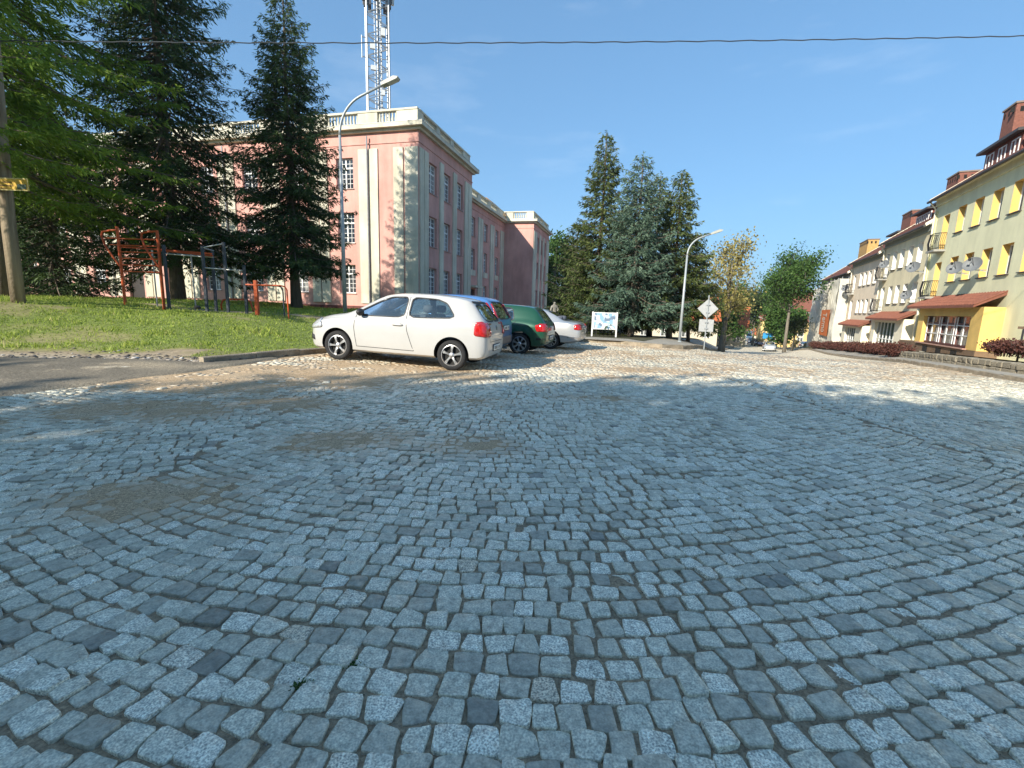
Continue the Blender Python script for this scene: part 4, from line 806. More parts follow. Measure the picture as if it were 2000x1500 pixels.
def sprigs_mesh(name, P, Dv, Ln, Wd, tone, rg, seg=1):
    """narrow diamond sprigs: base P, direction Dv, length Ln, width Wd"""
    n = len(P); Dv = Dv/np.maximum(np.linalg.norm(Dv, axis=1), 1e-6)[:, None]; r = rg.normal(size=(n, 3)); s = np.cross(Dv, r); s /= np.maximum(np.linalg.norm(s, axis=1), 1e-6)[:, None]
    V = np.zeros((n, 4, 3)); V[:, 0] = P; V[:, 1] = P+Dv*(Ln*.45)[:, None]+s*(Wd*.5)[:, None]; V[:, 2] = P+Dv*Ln[:, None]; V[:, 3] = P+Dv*(Ln*.45)[:, None]-s*(Wd*.5)[:, None]
    V[:, 2, 2] -= Ln*.08
    return np_mesh(name, V.reshape(-1, 3), np.arange(n*4).reshape(-1, 4), 4, {'tone': np.repeat(np.clip(tone, 0, 1), 4)})
def conifer(name, loc, H, R, seed, mat, label, group=None, clear=.8, dens=1., sprig=.17, droop=.25, shape=.85, top_open=.0, twig=.12, az=None, lmin=.0, barkm=None, whorl=.34, nb=6, trunk_r=None, upturn=.18, wid=.24, lean=(0, 0)):
    rg = np.random.default_rng(seed); t = empty(name, loc, 0, label, 'tree', group); tr = trunk_r or H*.016
    q = MB(); hs = np.linspace(0, H, 9); q.tube([(lean[0]*(h/H)+.03*math.sin(h*.9+seed), lean[1]*(h/H)+.03*math.cos(h*.7+seed), h-.15) for h in hs], [tr*(1.25 if h == 0 else 1)*(1-h/H*.93)+.012 for h in hs], 9); q.build('trunk', barkm or mBark, t, smooth=True)
    limbs = MB(); P, D_, L_, T_ = [], [], [], []
    h = clear
    while h < H*.985:
        f = (h-clear)/(H-clear); base = R*(1-f)**shape*(1 if f > .06 else .8+.2*f/.06)+.10
        k0 = rg.uniform(0, 6.28); m = nb if f < .85 else 5
        for b in range(m):
            a = k0+b*6.283/m+rg.normal(0, .22)
            if az is not None and not az(a, h): continue
            l = base*rg.uniform(.72, 1.12)*(1-top_open*rg.random())
            if l < lmin: continue
            el = rg.normal(-.12-droop*(1-f)*.9+.75*max(0, f-.72)*2.4, .10); ns = max(4, int(l/.16)); s = np.linspace(0, 1, ns+1)
            dx, dy = math.cos(a), math.sin(a); r_ = l*s; z_ = h+l*(math.tan(el)*s-.10*np.sin(s*math.pi)*droop*2+upturn*s**3)
            cx = lean[0]*(h/H)+dx*r_; cy = lean[1]*(h/H)+dy*r_
            if l > .5: limbs.tube([(cx[i], cy[i], z_[i]) for i in range(0, ns+1, max(1, ns//4))], [max(.006, .008+.010*l*(1-i/ns)) for i in range(0, ns+1, max(1, ns//4))], 4, cap=False)
            # side twigs
            nt_ = max(5, int(l/twig*dens*2)); u = rg.uniform(.10, 1, nt_)**.8; side = np.where(rg.random(nt_) < .5, -1, 1.)
            bx = np.interp(u, s, cx); by = np.interp(u, s, cy); bz = np.interp(u, s, z_)
            tl = (.12+.42*l*(1-u)*.7)*rg.uniform(.6, 1.15, nt_); tl = np.minimum(tl, .8); ang = a+side*rg.normal(.85, .2, nt_)
            tdx, tdy = np.cos(ang), np.sin(ang); tdz = rg.normal(-.22-.35*droop, .16, nt_)
            k_ = np.maximum(2, (tl/(sprig*.42)).astype(int)); rep = np.repeat(np.arange(nt_), k_); w_ = rg.random(len(rep))
            px = bx[rep]+tdx[rep]*tl[rep]*w_; py = by[rep]+tdy[rep]*tl[rep]*w_; pz = bz[rep]+tdz[rep]*tl[rep]*w_-.06*w_*w_
            P.append(np.stack([px, py, pz], -1)); fw_ = rg.normal(.0, .55, len(rep)); a2 = ang[rep]+fw_
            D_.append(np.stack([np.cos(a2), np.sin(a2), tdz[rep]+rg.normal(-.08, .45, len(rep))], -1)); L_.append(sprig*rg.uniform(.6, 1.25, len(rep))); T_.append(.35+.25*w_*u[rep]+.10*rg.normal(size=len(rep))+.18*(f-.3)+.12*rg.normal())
        h += whorl*rg.uniform(.75, 1.25)*(1-.35*f)
    # leader
    n = 26; P.append(np.stack([np.full(n, lean[0]), np.full(n, lean[1]), rg.uniform(H*.93, H, n)], -1)); D_.append(np.stack([rg.normal(0, 1, n), rg.normal(0, 1, n), rg.uniform(.3, 1.6, n)], -1)); L_.append(np.full(n, sprig*.9)); T_.append(np.full(n, .5))
    P = np.concatenate(P); D_ = np.concatenate(D_); L_ = np.concatenate(L_); T_ = np.concatenate(T_)
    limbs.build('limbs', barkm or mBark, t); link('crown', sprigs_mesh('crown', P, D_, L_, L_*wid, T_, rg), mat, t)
    return t, len(P)
def broadleaf(name, loc, H, R, seed, mat, label, group=None, clear=.28, leaf=.16, nl=9000, gaps=.35, barkm=None, flat=1., tr=None, cat='tree', nbr=9):
    rg = np.random.default_rng(seed); rn = random.Random(seed); t = empty(name, loc, rn.uniform(0, 6), label, cat, group); q = MB(); ends = []
    tr = tr or H*.022; c0 = H*clear
    top = Vector((rn.uniform(-.2, .2), rn.uniform(-.2, .2), H*.80))
    q.tube([(0, 0, -.25), (.02, 0, c0*.5), (top.x*.3, top.y*.3, c0), (top.x*.7, top.y*.7, H*.6), top], [tr*1.35, tr, tr*.85, tr*.45, tr*.12], 9)
    def limb(a, d, l, r, lev):
        pts = [a]; p = a.copy(); dd = d.copy()
        for i in range(4):
            dd = (dd+Vector((rn.uniform(-.28, .28), rn.uniform(-.28, .28), rn.uniform(-.10, .22)))).normalized(); p = p+dd*l/4; pts.append(p.copy())
        q.tube(pts, [r*(1-.8*i/4)+.008 for i in range(5)], 6 if lev == 0 else 4, cap=False)
        if lev >= 2: ends.extend(pts[2:]); return
        for k in range(4 if lev == 0 else 3):
            s = pts[rn.randint(1, 4)]; d2 = (dd+Vector((rn.gauss(0, .75), rn.gauss(0, .75), rn.gauss(.1, .45)))).normalized(); limb(s, d2, l*rn.uniform(.42, .65), r*.5, lev+1)
        ends.append(pts[-1])
    for k in range(nbr):
        a = k*2.4+rn.uniform(-.3, .3); z = c0+(H*.75-c0)*(k/nbr)**.9; el = rn.uniform(.25, .7)+.35*k/nbr; f = (z-c0)/(H-c0)
        limb(Vector((top.x*.5, top.y*.5, z)), Vector((math.cos(a)*math.cos(el), math.sin(a)*math.cos(el), math.sin(el)*flat)).normalized(), R*rn.uniform(.75, 1.05)*(1-.45*f), tr*.42*(1-.5*f), 0)
    q.build('trunk', barkm or mBarkL, t, smooth=True)
    E_ = np.array([(e.x, e.y, e.z) for e in ends]); ok = E_[:, 2] > c0*.8; E_ = E_[ok]; kp = rg.random(len(E_)) > gaps*.5; E_ = E_[kp]
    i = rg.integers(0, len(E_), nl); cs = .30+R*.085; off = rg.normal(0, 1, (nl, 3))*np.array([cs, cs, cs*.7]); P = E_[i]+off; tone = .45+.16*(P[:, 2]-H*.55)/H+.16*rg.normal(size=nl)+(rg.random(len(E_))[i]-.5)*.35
    D_ = rg.normal(0, 1, (nl, 3)); D_[:, 2] -= .4; L_ = leaf*rg.uniform(.6, 1.3, nl)
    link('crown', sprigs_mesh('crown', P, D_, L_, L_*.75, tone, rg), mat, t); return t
def lawn_at(x, y): return float(Lz(np.array([x]), np.array([y]))[0])
# near fir on the left: only the side seen from the square carries its long limbs into view
rgn = random.Random(4)
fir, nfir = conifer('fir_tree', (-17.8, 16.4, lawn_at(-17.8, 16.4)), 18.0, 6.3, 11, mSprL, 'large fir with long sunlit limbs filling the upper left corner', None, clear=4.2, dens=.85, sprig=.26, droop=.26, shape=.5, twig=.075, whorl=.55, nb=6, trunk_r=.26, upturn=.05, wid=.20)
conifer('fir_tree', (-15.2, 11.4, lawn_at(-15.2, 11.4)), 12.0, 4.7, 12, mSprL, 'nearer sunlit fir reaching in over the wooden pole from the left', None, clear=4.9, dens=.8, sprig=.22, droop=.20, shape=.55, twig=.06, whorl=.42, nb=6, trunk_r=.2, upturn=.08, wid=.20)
# spruces on the lawn
conifer('spruce_tree', (-11.2, 24.0, .75), 14.6, 3.3, 21, mSpr, 'tall dark narrow spruce in front of the pink building beside the street lamp', 'spruces on the lawn', clear=2.7, dens=1.3, sprig=.19, droop=.42, shape=.66, twig=.085, whorl=.30, nb=7, trunk_r=.24, wid=.25)
conifer('spruce_tree', (-15.8, 22.0, .85), 19.5, 4.0, 22, mSpr, 'tall dark spruce behind the orange climbing frame', 'spruces on the lawn', clear=2.8, dens=.8, sprig=.20, droop=.45, shape=.42, twig=.085, whorl=.32, nb=7, trunk_r=.27, wid=.25)
conifer('spruce_tree', (-20.6, 21.0, .95), 11.5, 3.2, 23, mSpr, 'bushy dark spruce behind the wooden pole with branches to the ground', 'spruces on the lawn', clear=.6, dens=.8, sprig=.2, droop=.3, shape=.8, twig=.09, whorl=.34, nb=7, wid=.26)
conifer('spruce_tree', (-25.5, 22.5, 1.0), 13.5, 3.6, 24, mDkL, 'dense dark conifer at the left edge behind the wooden pole', 'spruces on the lawn', clear=.5, dens=1.0, sprig=.24, droop=.25, shape=.7, twig=.10, whorl=.4, nb=7, wid=.3)
broadleaf('shade_tree', (-29, 30, 1.0), 11, 4.5, 25, mDkL, 'dark leafy tree at the far left behind the spruces', None, nl=12000, leaf=.24, clear=.1)
# conifer group on the island
def tre(px, py, Y): P = at_y(px, py, Y); return P
CG = [(1186, 255, 29.5, 2.9, 31, mOlive, 'tallest olive green spruce at the left of the island group', .6), (1257, 300, 26.8, 3.3, 32, mBlue, 'broad blue green spruce in the middle of the island group', 1.5), (1292, 338, 30.5, 2.5, 33, mOlive, 'thin topped spruce behind the blue spruce', 1.2), (1334, 333, 28.2, 2.9, 34, mOlive, 'spruce at the right end of the island group beside the lamp', 1.4), (1362, 470, 29.8, 2.3, 35, mOlive, 'shorter spruce at the right edge of the island group', 1.3), (1130, 440, 33.5, 2.6, 36, mDkL, 'dark bushy conifer next to the end of the pink building', .4), (1225, 400, 33.5, 3.0, 37, mOlive, 'spruce hidden at the back of the island group', 1.2)]
for (px, py, Y, R_, sd, m_, lab, cl) in CG:
    T_ = at_y(px, py, Y); gz = float(g(T_[0], T_[1]))+.15
    conifer('spruce_tree', (T_[0], T_[1], gz), T_[2]-gz, R_, sd, m_, lab, 'conifers on the island', clear=cl, dens=1.35, sprig=.23 if m_ is not mBlue else .21, droop=.30, shape=.80 if m_ is not mDkL else .6, twig=.105, whorl=.34, nb=7, upturn=.22, wid=.27)
# far broadleaf trees
def far_tree(name, px, pytop, pybase, Y, R_, sd, m_, lab, **k):
    T_ = at_y(px, pytop, Y); gz = float(g(T_[0], T_[1]))-.1; return broadleaf(name, (T_[0], T_[1], gz), T_[2]-gz, R_, sd, m_, lab, **k)
far_tree('autumn_tree', 1432, 466, 660, 40, 3.0, 41, mYelL, 'sparse tree with yellowing leaves beside the descending street', nl=5200, leaf=.19, gaps=.9, clear=.22, tr=.26, barkm=mBarkL)
far_tree('maple_tree', 1556, 494, 640, 56, 3.5, 42, mGrnL, 'rounded green tree in front of the netted house end', nl=12000, leaf=.24, clear=.42, gaps=.35, nbr=13, tr=.17)
G3 = 'trees lining the far end of the street'
for (px, py, Y, R_, sd, m_, lab) in ((1478, 590, 95, 7, 43, mDkL, 'dark green tree mass far down the street behind the lamps'), (1515, 575, 110, 7, 44, mGrnL, 'far green tree above the yellow house down the street'), (1442, 585, 120, 8, 45, mGrnL, 'far green tree behind the orange roofed house'), (1405, 570, 80, 4.5, 46, mGrnL, 'pale green tree behind the road sign'), (1540, 610, 75, 3.5, 47, mGrnL, 'young tree beside the yellow house')):
    far_tree('street_tree', px, py, 660, Y, R_, sd, m_, lab, nl=7000, leaf=.42, clear=.12, gaps=.2, group=G3)
far_tree('roadside_tree', 1556, 622, 680, 60, 1.25, 48, mDkL, 'small dark tree with low crown in front of the scaffold', nl=2200, leaf=.2, clear=.5)
for (px, py, Y, R_, sd, lab) in ((1088, 428, 78, 5, 51, 'tall leafy tree behind the end of the pink building'), (1070, 470, 85, 5, 52, 'leafy tree partly hidden by the pink building'), (1128, 500, 80, 5, 53, 'leafy tree in shade behind the stone statue')):
    far_tree('park_tree', px, py, 620, Y, R_, sd, mGrnL if sd == 51 else mDkL, lab, nl=8000, leaf=.4, clear=.08, gaps=.15, group='trees behind the pink building')
# row of limes behind the photographer: they throw the shade over the near cobbles
lime = broadleaf('lime_tree', (-26.2, -14.6, 0), 14.0, 4.4, 61, mGrnL, 'first lime tree at the left end of the row behind the square', 'limes behind the square', nl=20000, leaf=.42, clear=.10, gaps=.0, nbr=16)
for (x, y, s, r, o_) in ((-22.4, -14.2, 1.0, 1., 'second'), (-18.6, -13.8, 1.02, 2.2, 'third'), (-14.8, -13.6, 1.0, 3.1, 'fourth'), (-11.0, -13.2, 1.03, 4., 'fifth'), (-7.2, -13.2, 1.0, 5., 'sixth'), (-3.4, -13.0, .99, .6, 'seventh'), (.6, -13.4, 1.0, 1.7, 'eighth')):
    c = copy_tree(lime); c.location = (x, y, 0); c.rotation_euler = (0, 0, r); c.scale = (s, s, s); c['label'] = o_+' lime tree from the left in the row behind the square'
# ---------------------------------------------------------------- shrubs
def shrub(name, loc, rx, ry, h, seed, mat, label, group, n=2600, leaf=.075, rz=0., cat='shrub'):
    rg = np.random.default_rng(seed); t = empty(name, loc, rz, label, cat, group); q = MB()
    for k in range(22):
        a = rg.uniform(0, 6.28); r = rg.random()**.5; x, y = rx*r*math.cos(a), ry*r*math.sin(a); q.tube([(x*.5, y*.5, -.1), (x*.8, y*.8, h*.5), (x+rg.normal(0, .08), y+rg.normal(0, .08), h*rg.uniform(.8, 1.15))], [.014, .010, .004], 4, cap=False)
    q.build('stems', mBark, t)
    P = rg.normal(0, 1, (n, 3)); P /= np.linalg.norm(P, axis=1)[:, None]; P *= (rg.random(n)**.4)[:, None]; P = P*np.array([rx, ry, h*.55])*(1+.25*rg.normal(size=(n, 1))*.5)+np.array([0, 0, h*.5]); P[:, 2] = np.maximum(P[:, 2], .01)
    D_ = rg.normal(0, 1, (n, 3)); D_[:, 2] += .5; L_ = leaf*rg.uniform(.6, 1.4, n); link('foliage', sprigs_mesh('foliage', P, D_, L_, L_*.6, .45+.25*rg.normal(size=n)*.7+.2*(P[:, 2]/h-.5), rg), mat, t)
HG = 'reddish barberry bushes along the terrace'
hl = [(1745, 702, 'reddish barberry bush at the end of the stone wall'), (1720, 698, 'reddish barberry bush below the beige house shop window'), (1695, 695, 'reddish barberry bush in front of the beige house'), (1668, 691, 'reddish barberry bush between the two shop canopies'), (1642, 688, 'reddish barberry bush below the rose beige house'), (1616, 685, 'reddish barberry bush in front of the scaffold netting'), (1590, 683, 'reddish barberry bush near the street end of the hedge'), (1565, 681, 'last reddish barberry bush by the descending street')]
for i, (px, py, lab) in enumerate(hl):
    P = gpix(px, py); shrub('barberry_bush', (P[0]+.5, P[1]+.5, P[2]+.15), 1.35+.012*(i*12), .7, .62, 200+i, mRed, lab, HG, 2600, .10, math.atan2(RH3[0][1]-RH3[-1][1], RH3[0][0]-RH3[-1][0]))
for i, (px, py, lab) in enumerate(((1955, 716, 'spiky reddish bush behind the stone wall beside the wooden rail'), (2010, 722, 'spiky reddish bush cut off by the right edge of the picture'), (2080, 730, 'spiky reddish bush behind the stone wall outside the picture'))):
    P = gpix(px, py); shrub('barberry_bush', (P[0]+.6, P[1]+.55, P[2]+.42), .95, .5, .5, 230+i, mRed, lab, HG, 2200, .09, .3)
# ================================================================ CARS
def interp_s(pts):
    xs = np.array([p[0] for p in pts], float); ys = np.array([p[1] for p in pts], float)
    d = np.diff(ys)/np.diff(xs); m = np.r_[d[0], [0 if a*b <= 0 else 2*a*b/(a+b) for a, b in zip(d[:-1], d[1:])], d[-1]]
    def f(x):
        x = float(min(max(x, xs[0]), xs[-1])); i = int(min(max(np.searchsorted(xs, x)-1, 0), len(xs)-2)); h = xs[i+1]-xs[i]; t = (x-xs[i])/h
        return (2*t**3-3*t**2+1)*ys[i]+(t**3-2*t**2+t)*h*m[i]+(-2*t**3+3*t**2)*ys[i+1]+(t**3-t**2)*h*m[i+1]
    return f
def carloft(sp, xs, inset=0., zfloor=None):
    top, belt, bot, hw, rw = sp['top'], sp['belt'], sp['bot'], sp['hw'], sp['rw']; q = MB(); rings = []
    for x in xs:
        zt = top(x)-inset; zb = bot(x) if zfloor is None else zfloor; w_ = hw(x)-inset; zl = min(belt(x), zt-.055); zl = max(zl, zb+.08); r_ = min(rw(x)-inset, w_*.985)
        H_ = zl-zb
        pts = [(0, zb), (.5*w_, zb), (.86*w_, zb+.005), (.955*w_, zb+.05), (.985*w_, zb+.16*H_+.03), (.998*w_, zb+.42*H_), (w_, zb+.62*H_), (.992*w_, zb+.85*H_), (.965*w_, zl-.005)]
        hgt = zt-zl; xs0 = .94*w_
        for t in (.10, .3, .5, .7, .86): pts.append((xs0+(r_-xs0)*(t**1.12), zl+(hgt-.03)*t))
        pts += [(r_*.965, zt-.022), (r_*.86, zt-.006), (r_*.5, zt+.006), (0, zt+.012)]
        rings.append(pts)
    n = len(rings[0]); K = 2*n-2; V = []
    for x, pts in zip(xs, rings):
        ring = [(x, y, z) for y, z in pts]+[(x, -y, z) for y, z in pts[-2:0:-1]]; V += ring
    F = [(i*K+k, i*K+(k+1) % K, (i+1)*K+(k+1) % K, (i+1)*K+k) for i in range(len(xs)-1) for k in range(K)]
    F += [tuple(range(K)), tuple((len(xs)-1)*K+k for k in range(K-1, -1, -1))]
    return q.add(V, F)
def offset_poly(poly, d):
    n = len(poly); c = (sum(p[0] for p in poly)/n, sum(p[1] for p in poly)/n); out = []
    for i in range(n):
        a, b, e = Vector(poly[i-1]), Vector(poly[i]), Vector(poly[(i+1) % n]); d1 = (b-a).normalized(); d2 = (e-b).normalized(); n1 = Vector((d1.y, -d1.x)); n2 = Vector((d2.y, -d2.x)); nn = (n1+n2).normalized()
        if nn.dot(b-Vector(c)) < 0: nn = -nn
        out.append((b.x+nn.x*d, b.y+nn.y*d))
    return out
def smooth_poly(poly, it=2):
    for _ in range(it):
        o = []
        for i in range(len(poly)):
            a = poly[i]; b = poly[(i+1) % len(poly)]; o += [(a[0]*.88+b[0]*.12, a[1]*.88+b[1]*.12), (a[0]*.12+b[0]*.88, a[1]*.12+b[1]*.88)]
        poly = o
    return poly
class Proj:
    def __init__(s, bvh): s.b = bvh
    def pt(s, a, c, side, off):
        if side in ('L', 'R'):
            sg = 1 if side == 'L' else -1; h = s.b.ray_cast(Vector((a, 3*sg, c)), Vector((0, -sg, 0)))
        else:
            sg = -1 if side == 'B' else 1; h = s.b.ray_cast(Vector((6*sg, a, c)), Vector((-sg, 0, 0)))
        if h[0] is None: return None
        n = h[1]
        return h[0]+n*off
    def patch(s, poly, side, off, sub=3):
        bm = bmesh.new(); vs_ = [bm.verts.new((p[0], p[1], 0)) for p in poly]; bm.faces.new(vs_); bmesh.ops.triangulate(bm, faces=bm.faces)
        for _ in range(sub): bmesh.ops.subdivide_edges(bm, edges=[e for e in bm.edges if e.calc_length() > .07], cuts=1, use_grid_fill=False); bmesh.ops.triangulate(bm, faces=[f for f in bm.faces if len(f.verts) > 3])
        bad = []
        for v in bm.verts:
            p = s.pt(v.co.x, v.co.y, side, off)
            if p is None: bad.append(v)
            else: v.co = p
        if bad: bmesh.ops.delete(bm, geom=bad, context='VERTS')
        bmesh.ops.recalc_face_normals(bm, faces=bm.faces); me = bpy.data.meshes.new('patch'); bm.to_mesh(me); bm.free(); me.polygons.foreach_set('use_smooth', [True]*len(me.polygons)); return me
    def solid(s, poly, side, off, th):
        q = MB(); me = s.patch(poly, side, off, 3); bm = bmesh.new(); bm.from_mesh(me); r = bmesh.ops.solidify(bm, geom=bm.faces, thickness=th); bm.to_mesh(me); bm.free(); return me
    def line(s, pts, side, w_, off=.002):
        q = MB(); P = []
        for (a, b) in zip(pts[:-1], pts[1:]):
            n = max(1, int(math.hypot(b[0]-a[0], b[1]-a[1])/.05))
            for i in range(n): P.append((a[0]+(b[0]-a[0])*i/n, a[1]+(b[1]-a[1])*i/n))
        P.append(pts[-1]); V = []
        for i, p in enumerate(P):
            a = P[max(0, i-1)]; b = P[min(len(P)-1, i+1)]; d = Vector((b[0]-a[0], b[1]-a[1])).normalized(); nn = (-d.y*w_/2, d.x*w_/2)
            v0 = s.pt(p[0]+nn[0], p[1]+nn[1], side, off); v1 = s.pt(p[0]-nn[0], p[1]-nn[1], side, off)
            if v0 is None or v1 is None:
                continue
            V += [v0, v1]
        m = len(V)//2
        return q.add(V, [(2*i, 2*i+1, 2*i+3, 2*i+2) for i in range(m-1)])
    def ring(s, poly, side, w_, off):
        o = offset_poly(poly, w_); V = []; n = len(poly); q = MB()
        for a, b in zip(poly, o):
            p0 = s.pt(*a, side, off); p1 = s.pt(*b, side, off)
            if p0 is None or p1 is None: p0 = p0 or p1; p1 = p1 or p0
            if p0 is None: return q
            V += [p0, p1]
        return q.add(V, [(2*i, 2*i+1, 2*((i+1) % n)+1, 2*((i+1) % n)) for i in range(n)])
mTyre = M('tyre_rubber', (.022, .022, .023), .85, .2, 20, .3, 60); mRim = M('alloy_rim', (.55, .55, .56), .3, .08, 4, metal=.85); mRimD = M('wheel_well_dark', (.015, .015, .015), .8); mBlk = M('black_plastic', (.025, .025, .027), .55); mInt = M('car_interior', (.10, .10, .105), .9); mSeat = M('seat_cloth', (.09, .10, .125), .95)
mCarGlass = Mglass('car_glass', (.80, .88, .86)); mRedL = M('tail_lamp_red', (.42, .012, .012), .12, .25, 14, spec=.7, coat=.6); mClr = M('lamp_clear', (.55, .56, .58), .1, .2, 20, spec=.8, metal=.4); mPlate = M('number_plate', (.72, .72, .68), .5, .04); mPlTxt = M('plate_ink', (.03, .03, .035), .6); mEmb = M('chrome', (.75, .75, .76), .15, metal=1.)
def paint(name, col, metal=0.): return M(name, col, .32, .035, 1.5, coat=.8, spec=.5, metal=metal)
def wheel_meshes(r, wd, spokes, style):
    t = MB(); ri = r*.70; pr = [(ri, -wd/2*.9), (r*.80, -wd/2), (r*.93, -wd/2*.92), (r*.985, -wd/2*.72), (r, -wd/2*.3), (r, wd/2*.3), (r*.985, wd/2*.72), (r*.93, wd/2*.92), (r*.80, wd/2), (ri, wd/2*.9), (ri*.98, 0), (ri, -wd/2*.9)]
    t.lathe(pr, 36, axis='y'); tm = t.mesh('tyre', True, 40)
    q = MB(); yo = wd/2*.86
    q.lathe([(ri*1.0, yo-.02), (ri*1.01, yo), (ri*.93, yo+.004), (ri*.90, yo-.03), (ri*.92, yo-.09)], 36, axis='y')
    for k in range(spokes):
        a = k*2*math.pi/spokes+.35
        def P(rr_, da, y): return (rr_*math.cos(a+da), y, rr_*math.sin(a+da))
        if style == 'split':
            for s in (-1, 1):
                V = [P(ri*.2, .30*s-.2, yo-.02), P(ri*.2, .30*s+.2, yo-.02), P(ri*.93, .24*s+.07, yo-.012), P(ri*.93, .24*s-.07, yo-.012)]; V += [(x, y-.035, z) for x, y, z in V]; q.add(V, [(0, 1, 2, 3), (4, 5, 6, 7), (0, 1, 5, 4), (1, 2, 6, 5), (2, 3, 7, 6), (3, 0, 4, 7)])
        else:
            w0, w1 = (.42, .13) if spokes <= 5 else (.3, .15)
            V = [P(ri*.22, -w0, yo-.02), P(ri*.22, w0, yo-.02), P(ri*.55, w1*1.1, yo+.0), P(ri*.94, w1*1.15, yo-.015), P(ri*.94, -w1*1.15, yo-.015), P(ri*.55, -w1*1.1, yo+.0)]; V += [(x, y-.04, z) for x, y, z in V]
            q.add(V, [(0, 1, 2, 5), (5, 2, 3, 4), (0, 1, 7, 6), (1, 2, 8, 7), (2, 3, 9, 8), (3, 4, 10, 9), (4, 5, 11, 10), (5, 0, 6, 11)])
    q.lathe([(.001, yo-.005), (ri*.18, yo-.008), (ri*.27, yo-.022), (ri*.27, yo-.06)], 20, axis='y')
    rm = q.mesh('rim', True, 35)
    h = MB(); h.lathe([(.001, yo-.075), (ri*.93, yo-.075), (ri*.93, yo-.12)], 28, axis='y'); hm = h.mesh('wheel')
    return hm, tm, rm
def build_car(name, sp, label, paintm, group):
    sp = dict(sp); L0, L1 = sp['x0'], sp['x1']
    for k in ('top', 'belt', 'bot', 'hw', 'rw'): sp[k] = interp_s(sp[k])
    root = empty(name, (0, 0, 0), 0, label, 'car', group)
    e = np.r_[0, .012, .035, .07, .12]; xs = np.r_[L0+e, np.linspace(L0+.18, L1-.18, 56), (L1-e)[::-1]]
    q = carloft(sp, xs); bm_ = q.mesh('body', True)
    bvh = BVHTree.FromPolygons([v.co for v in bm_.vertices], [list(p.vertices) for p in bm_.polygons]); pj = Proj(bvh)
    body = link('body', bm_, paintm, root); cut = []
    def cutter(mb, mat):
        me = mb.mesh('cut'); o = link('cut', me, mat); m = body.modifiers.new('b', 'BOOLEAN'); m.operation = 'DIFFERENCE'; m.object = o; m.solver = 'EXACT'
        try: m.material_mode = 'TRANSFER'
        except Exception: pass
        cut.append(o)
    cx0, cx1 = sp['cab']; cutter(carloft(sp, np.linspace(cx0, cx1, 26), .055, sp['zfloor']), mInt)
    SW = [smooth_poly(p) for p in sp['side']]
    for p in SW:
        for s in (1, -1):
            c = MB(); c.prism(p, lambda a, b, d: (a, d*s, b), .38, 1.1); cutter(c, mBlk)
    for (p, side) in ((sp['rear'], 'B'), (sp['front'], 'F')):
        p = smooth_poly(p); xr = sp['rearx'] if side == 'B' else sp['frontx']; c = MB(); c.prism(p, lambda a, b, d: (d, a, b), *xr); cutter(c, mBlk)
    r = sp['wr']; WX_ = (0, sp['wb'])
    for wx in WX_:
        for s in (1, -1):
            c = MB(); c.lathe([(.001, 0), (r+.055, 0), (r+.055, .45), (.001, .45)], 40, (wx, (.52 if s > 0 else -.97), r+.01), axis='y'); cutter(c, mRimD)
    dg = bpy.context.evaluated_depsgraph_get(); nm = bpy.data.meshes.new_from_object(body.evaluated_get(dg)); body.modifiers.clear(); body.data = nm; nm.set_sharp_from_angle(angle=rad(32))
    for o in cut: bpy.data.objects.remove(o)
    # glass, trims
    for p in SW:
        for s in 'LR':
            link('side_window', pj.patch(p, s, -.012), mCarGlass, root); pj.ring(p, s, .022, .0025).build('window_trim', mBlk, root)
    for (p, s, nm_) in ((sp['rear'], 'B', 'rear_window'), (sp['front'], 'F', 'windscreen')):
        p = smooth_poly(p); link(nm_, pj.patch(p, s, -.010), mCarGlass, root); pj.ring(p, s, .025, .003).build('window_trim', mBlk, root)
    for ln in sp['seams']:
        for s in 'LR': pj.line(ln, s, .011, .0025).build('door_seam', mBlk, root)
    for ln in sp.get('rseams', []): pj.line(ln, 'B', .010, .0025).build('tailgate_seam', mBlk, root)
    for (p, mt, nm_, side) in sp['lamps']:
        pp = smooth_poly(p)
        for s in ('LR' if side == 'S' else ('B' if side in 'BM' else 'F')):
            link(nm_, pj.solid(pp, s, .006, .016), mt, root)
            if side in ('M', 'FM'): link(nm_, pj.solid([(-a, b) for a, b in pp][::-1], s, .006, .016), mt, root)
    # wraparound tail lamps on rear corners come from both directions
    for (x, z) in sp['handles']:
        for s, sg in (('L', 1), ('R', -1)):
            P = pj.pt(x, z, s, .0)
            q = MB(); q.lathe([(.001, -.115), (.018, -.105), (.024, -.06), (.024, .06), (.018, .105), (.001, .115)], 8); me = q.mesh('door_handle', True); o = link('door_handle', me, paintm if sp.get('hpaint', 1) else mBlk, root); o.location = P+Vector((0, sg*.018, 0)); o.rotation_euler = (0, rad(90), 0); o.scale = (1, .7, 1)
            link('handle_recess', pj.patch(smooth_poly([(x-.10, z-.035), (x+.10, z-.035), (x+.10, z+.03), (x-.10, z+.03)]), s, .003, 2), mBlk, root)
    if 'mirror' in sp:
        mx_, mz = sp['mirror']
        for s in (1, -1):
            P = pj.pt(mx_, mz, 'L' if s > 0 else 'R', 0); q = MB(); q.lathe([(.001, -.055), (.05, -.045), (.085, 0), (.075, .05), (.001, .085)], 12); me = q.mesh('mirror', True); o = link('mirror', me, sp.get('mirm', mBlk), root); o.location = P+Vector((.02, s*.11, .03)); o.rotation_euler = (0, rad(-80), 0); o.scale = (.9, 1.25, 1)
            q = MB(); q.bar(P, P+Vector((.02, s*.07, .01)), .05, .035); q.build('mirror_arm', mBlk, o.parent)
    # bumper inserts / spoilers / extras as projected bands
    for (p, mt, nm_, side) in sp.get('bands', []):
        for s in ('LR' if side == 'S' else side): link(nm_, pj.solid(p, s, .004, .012), mt, root)
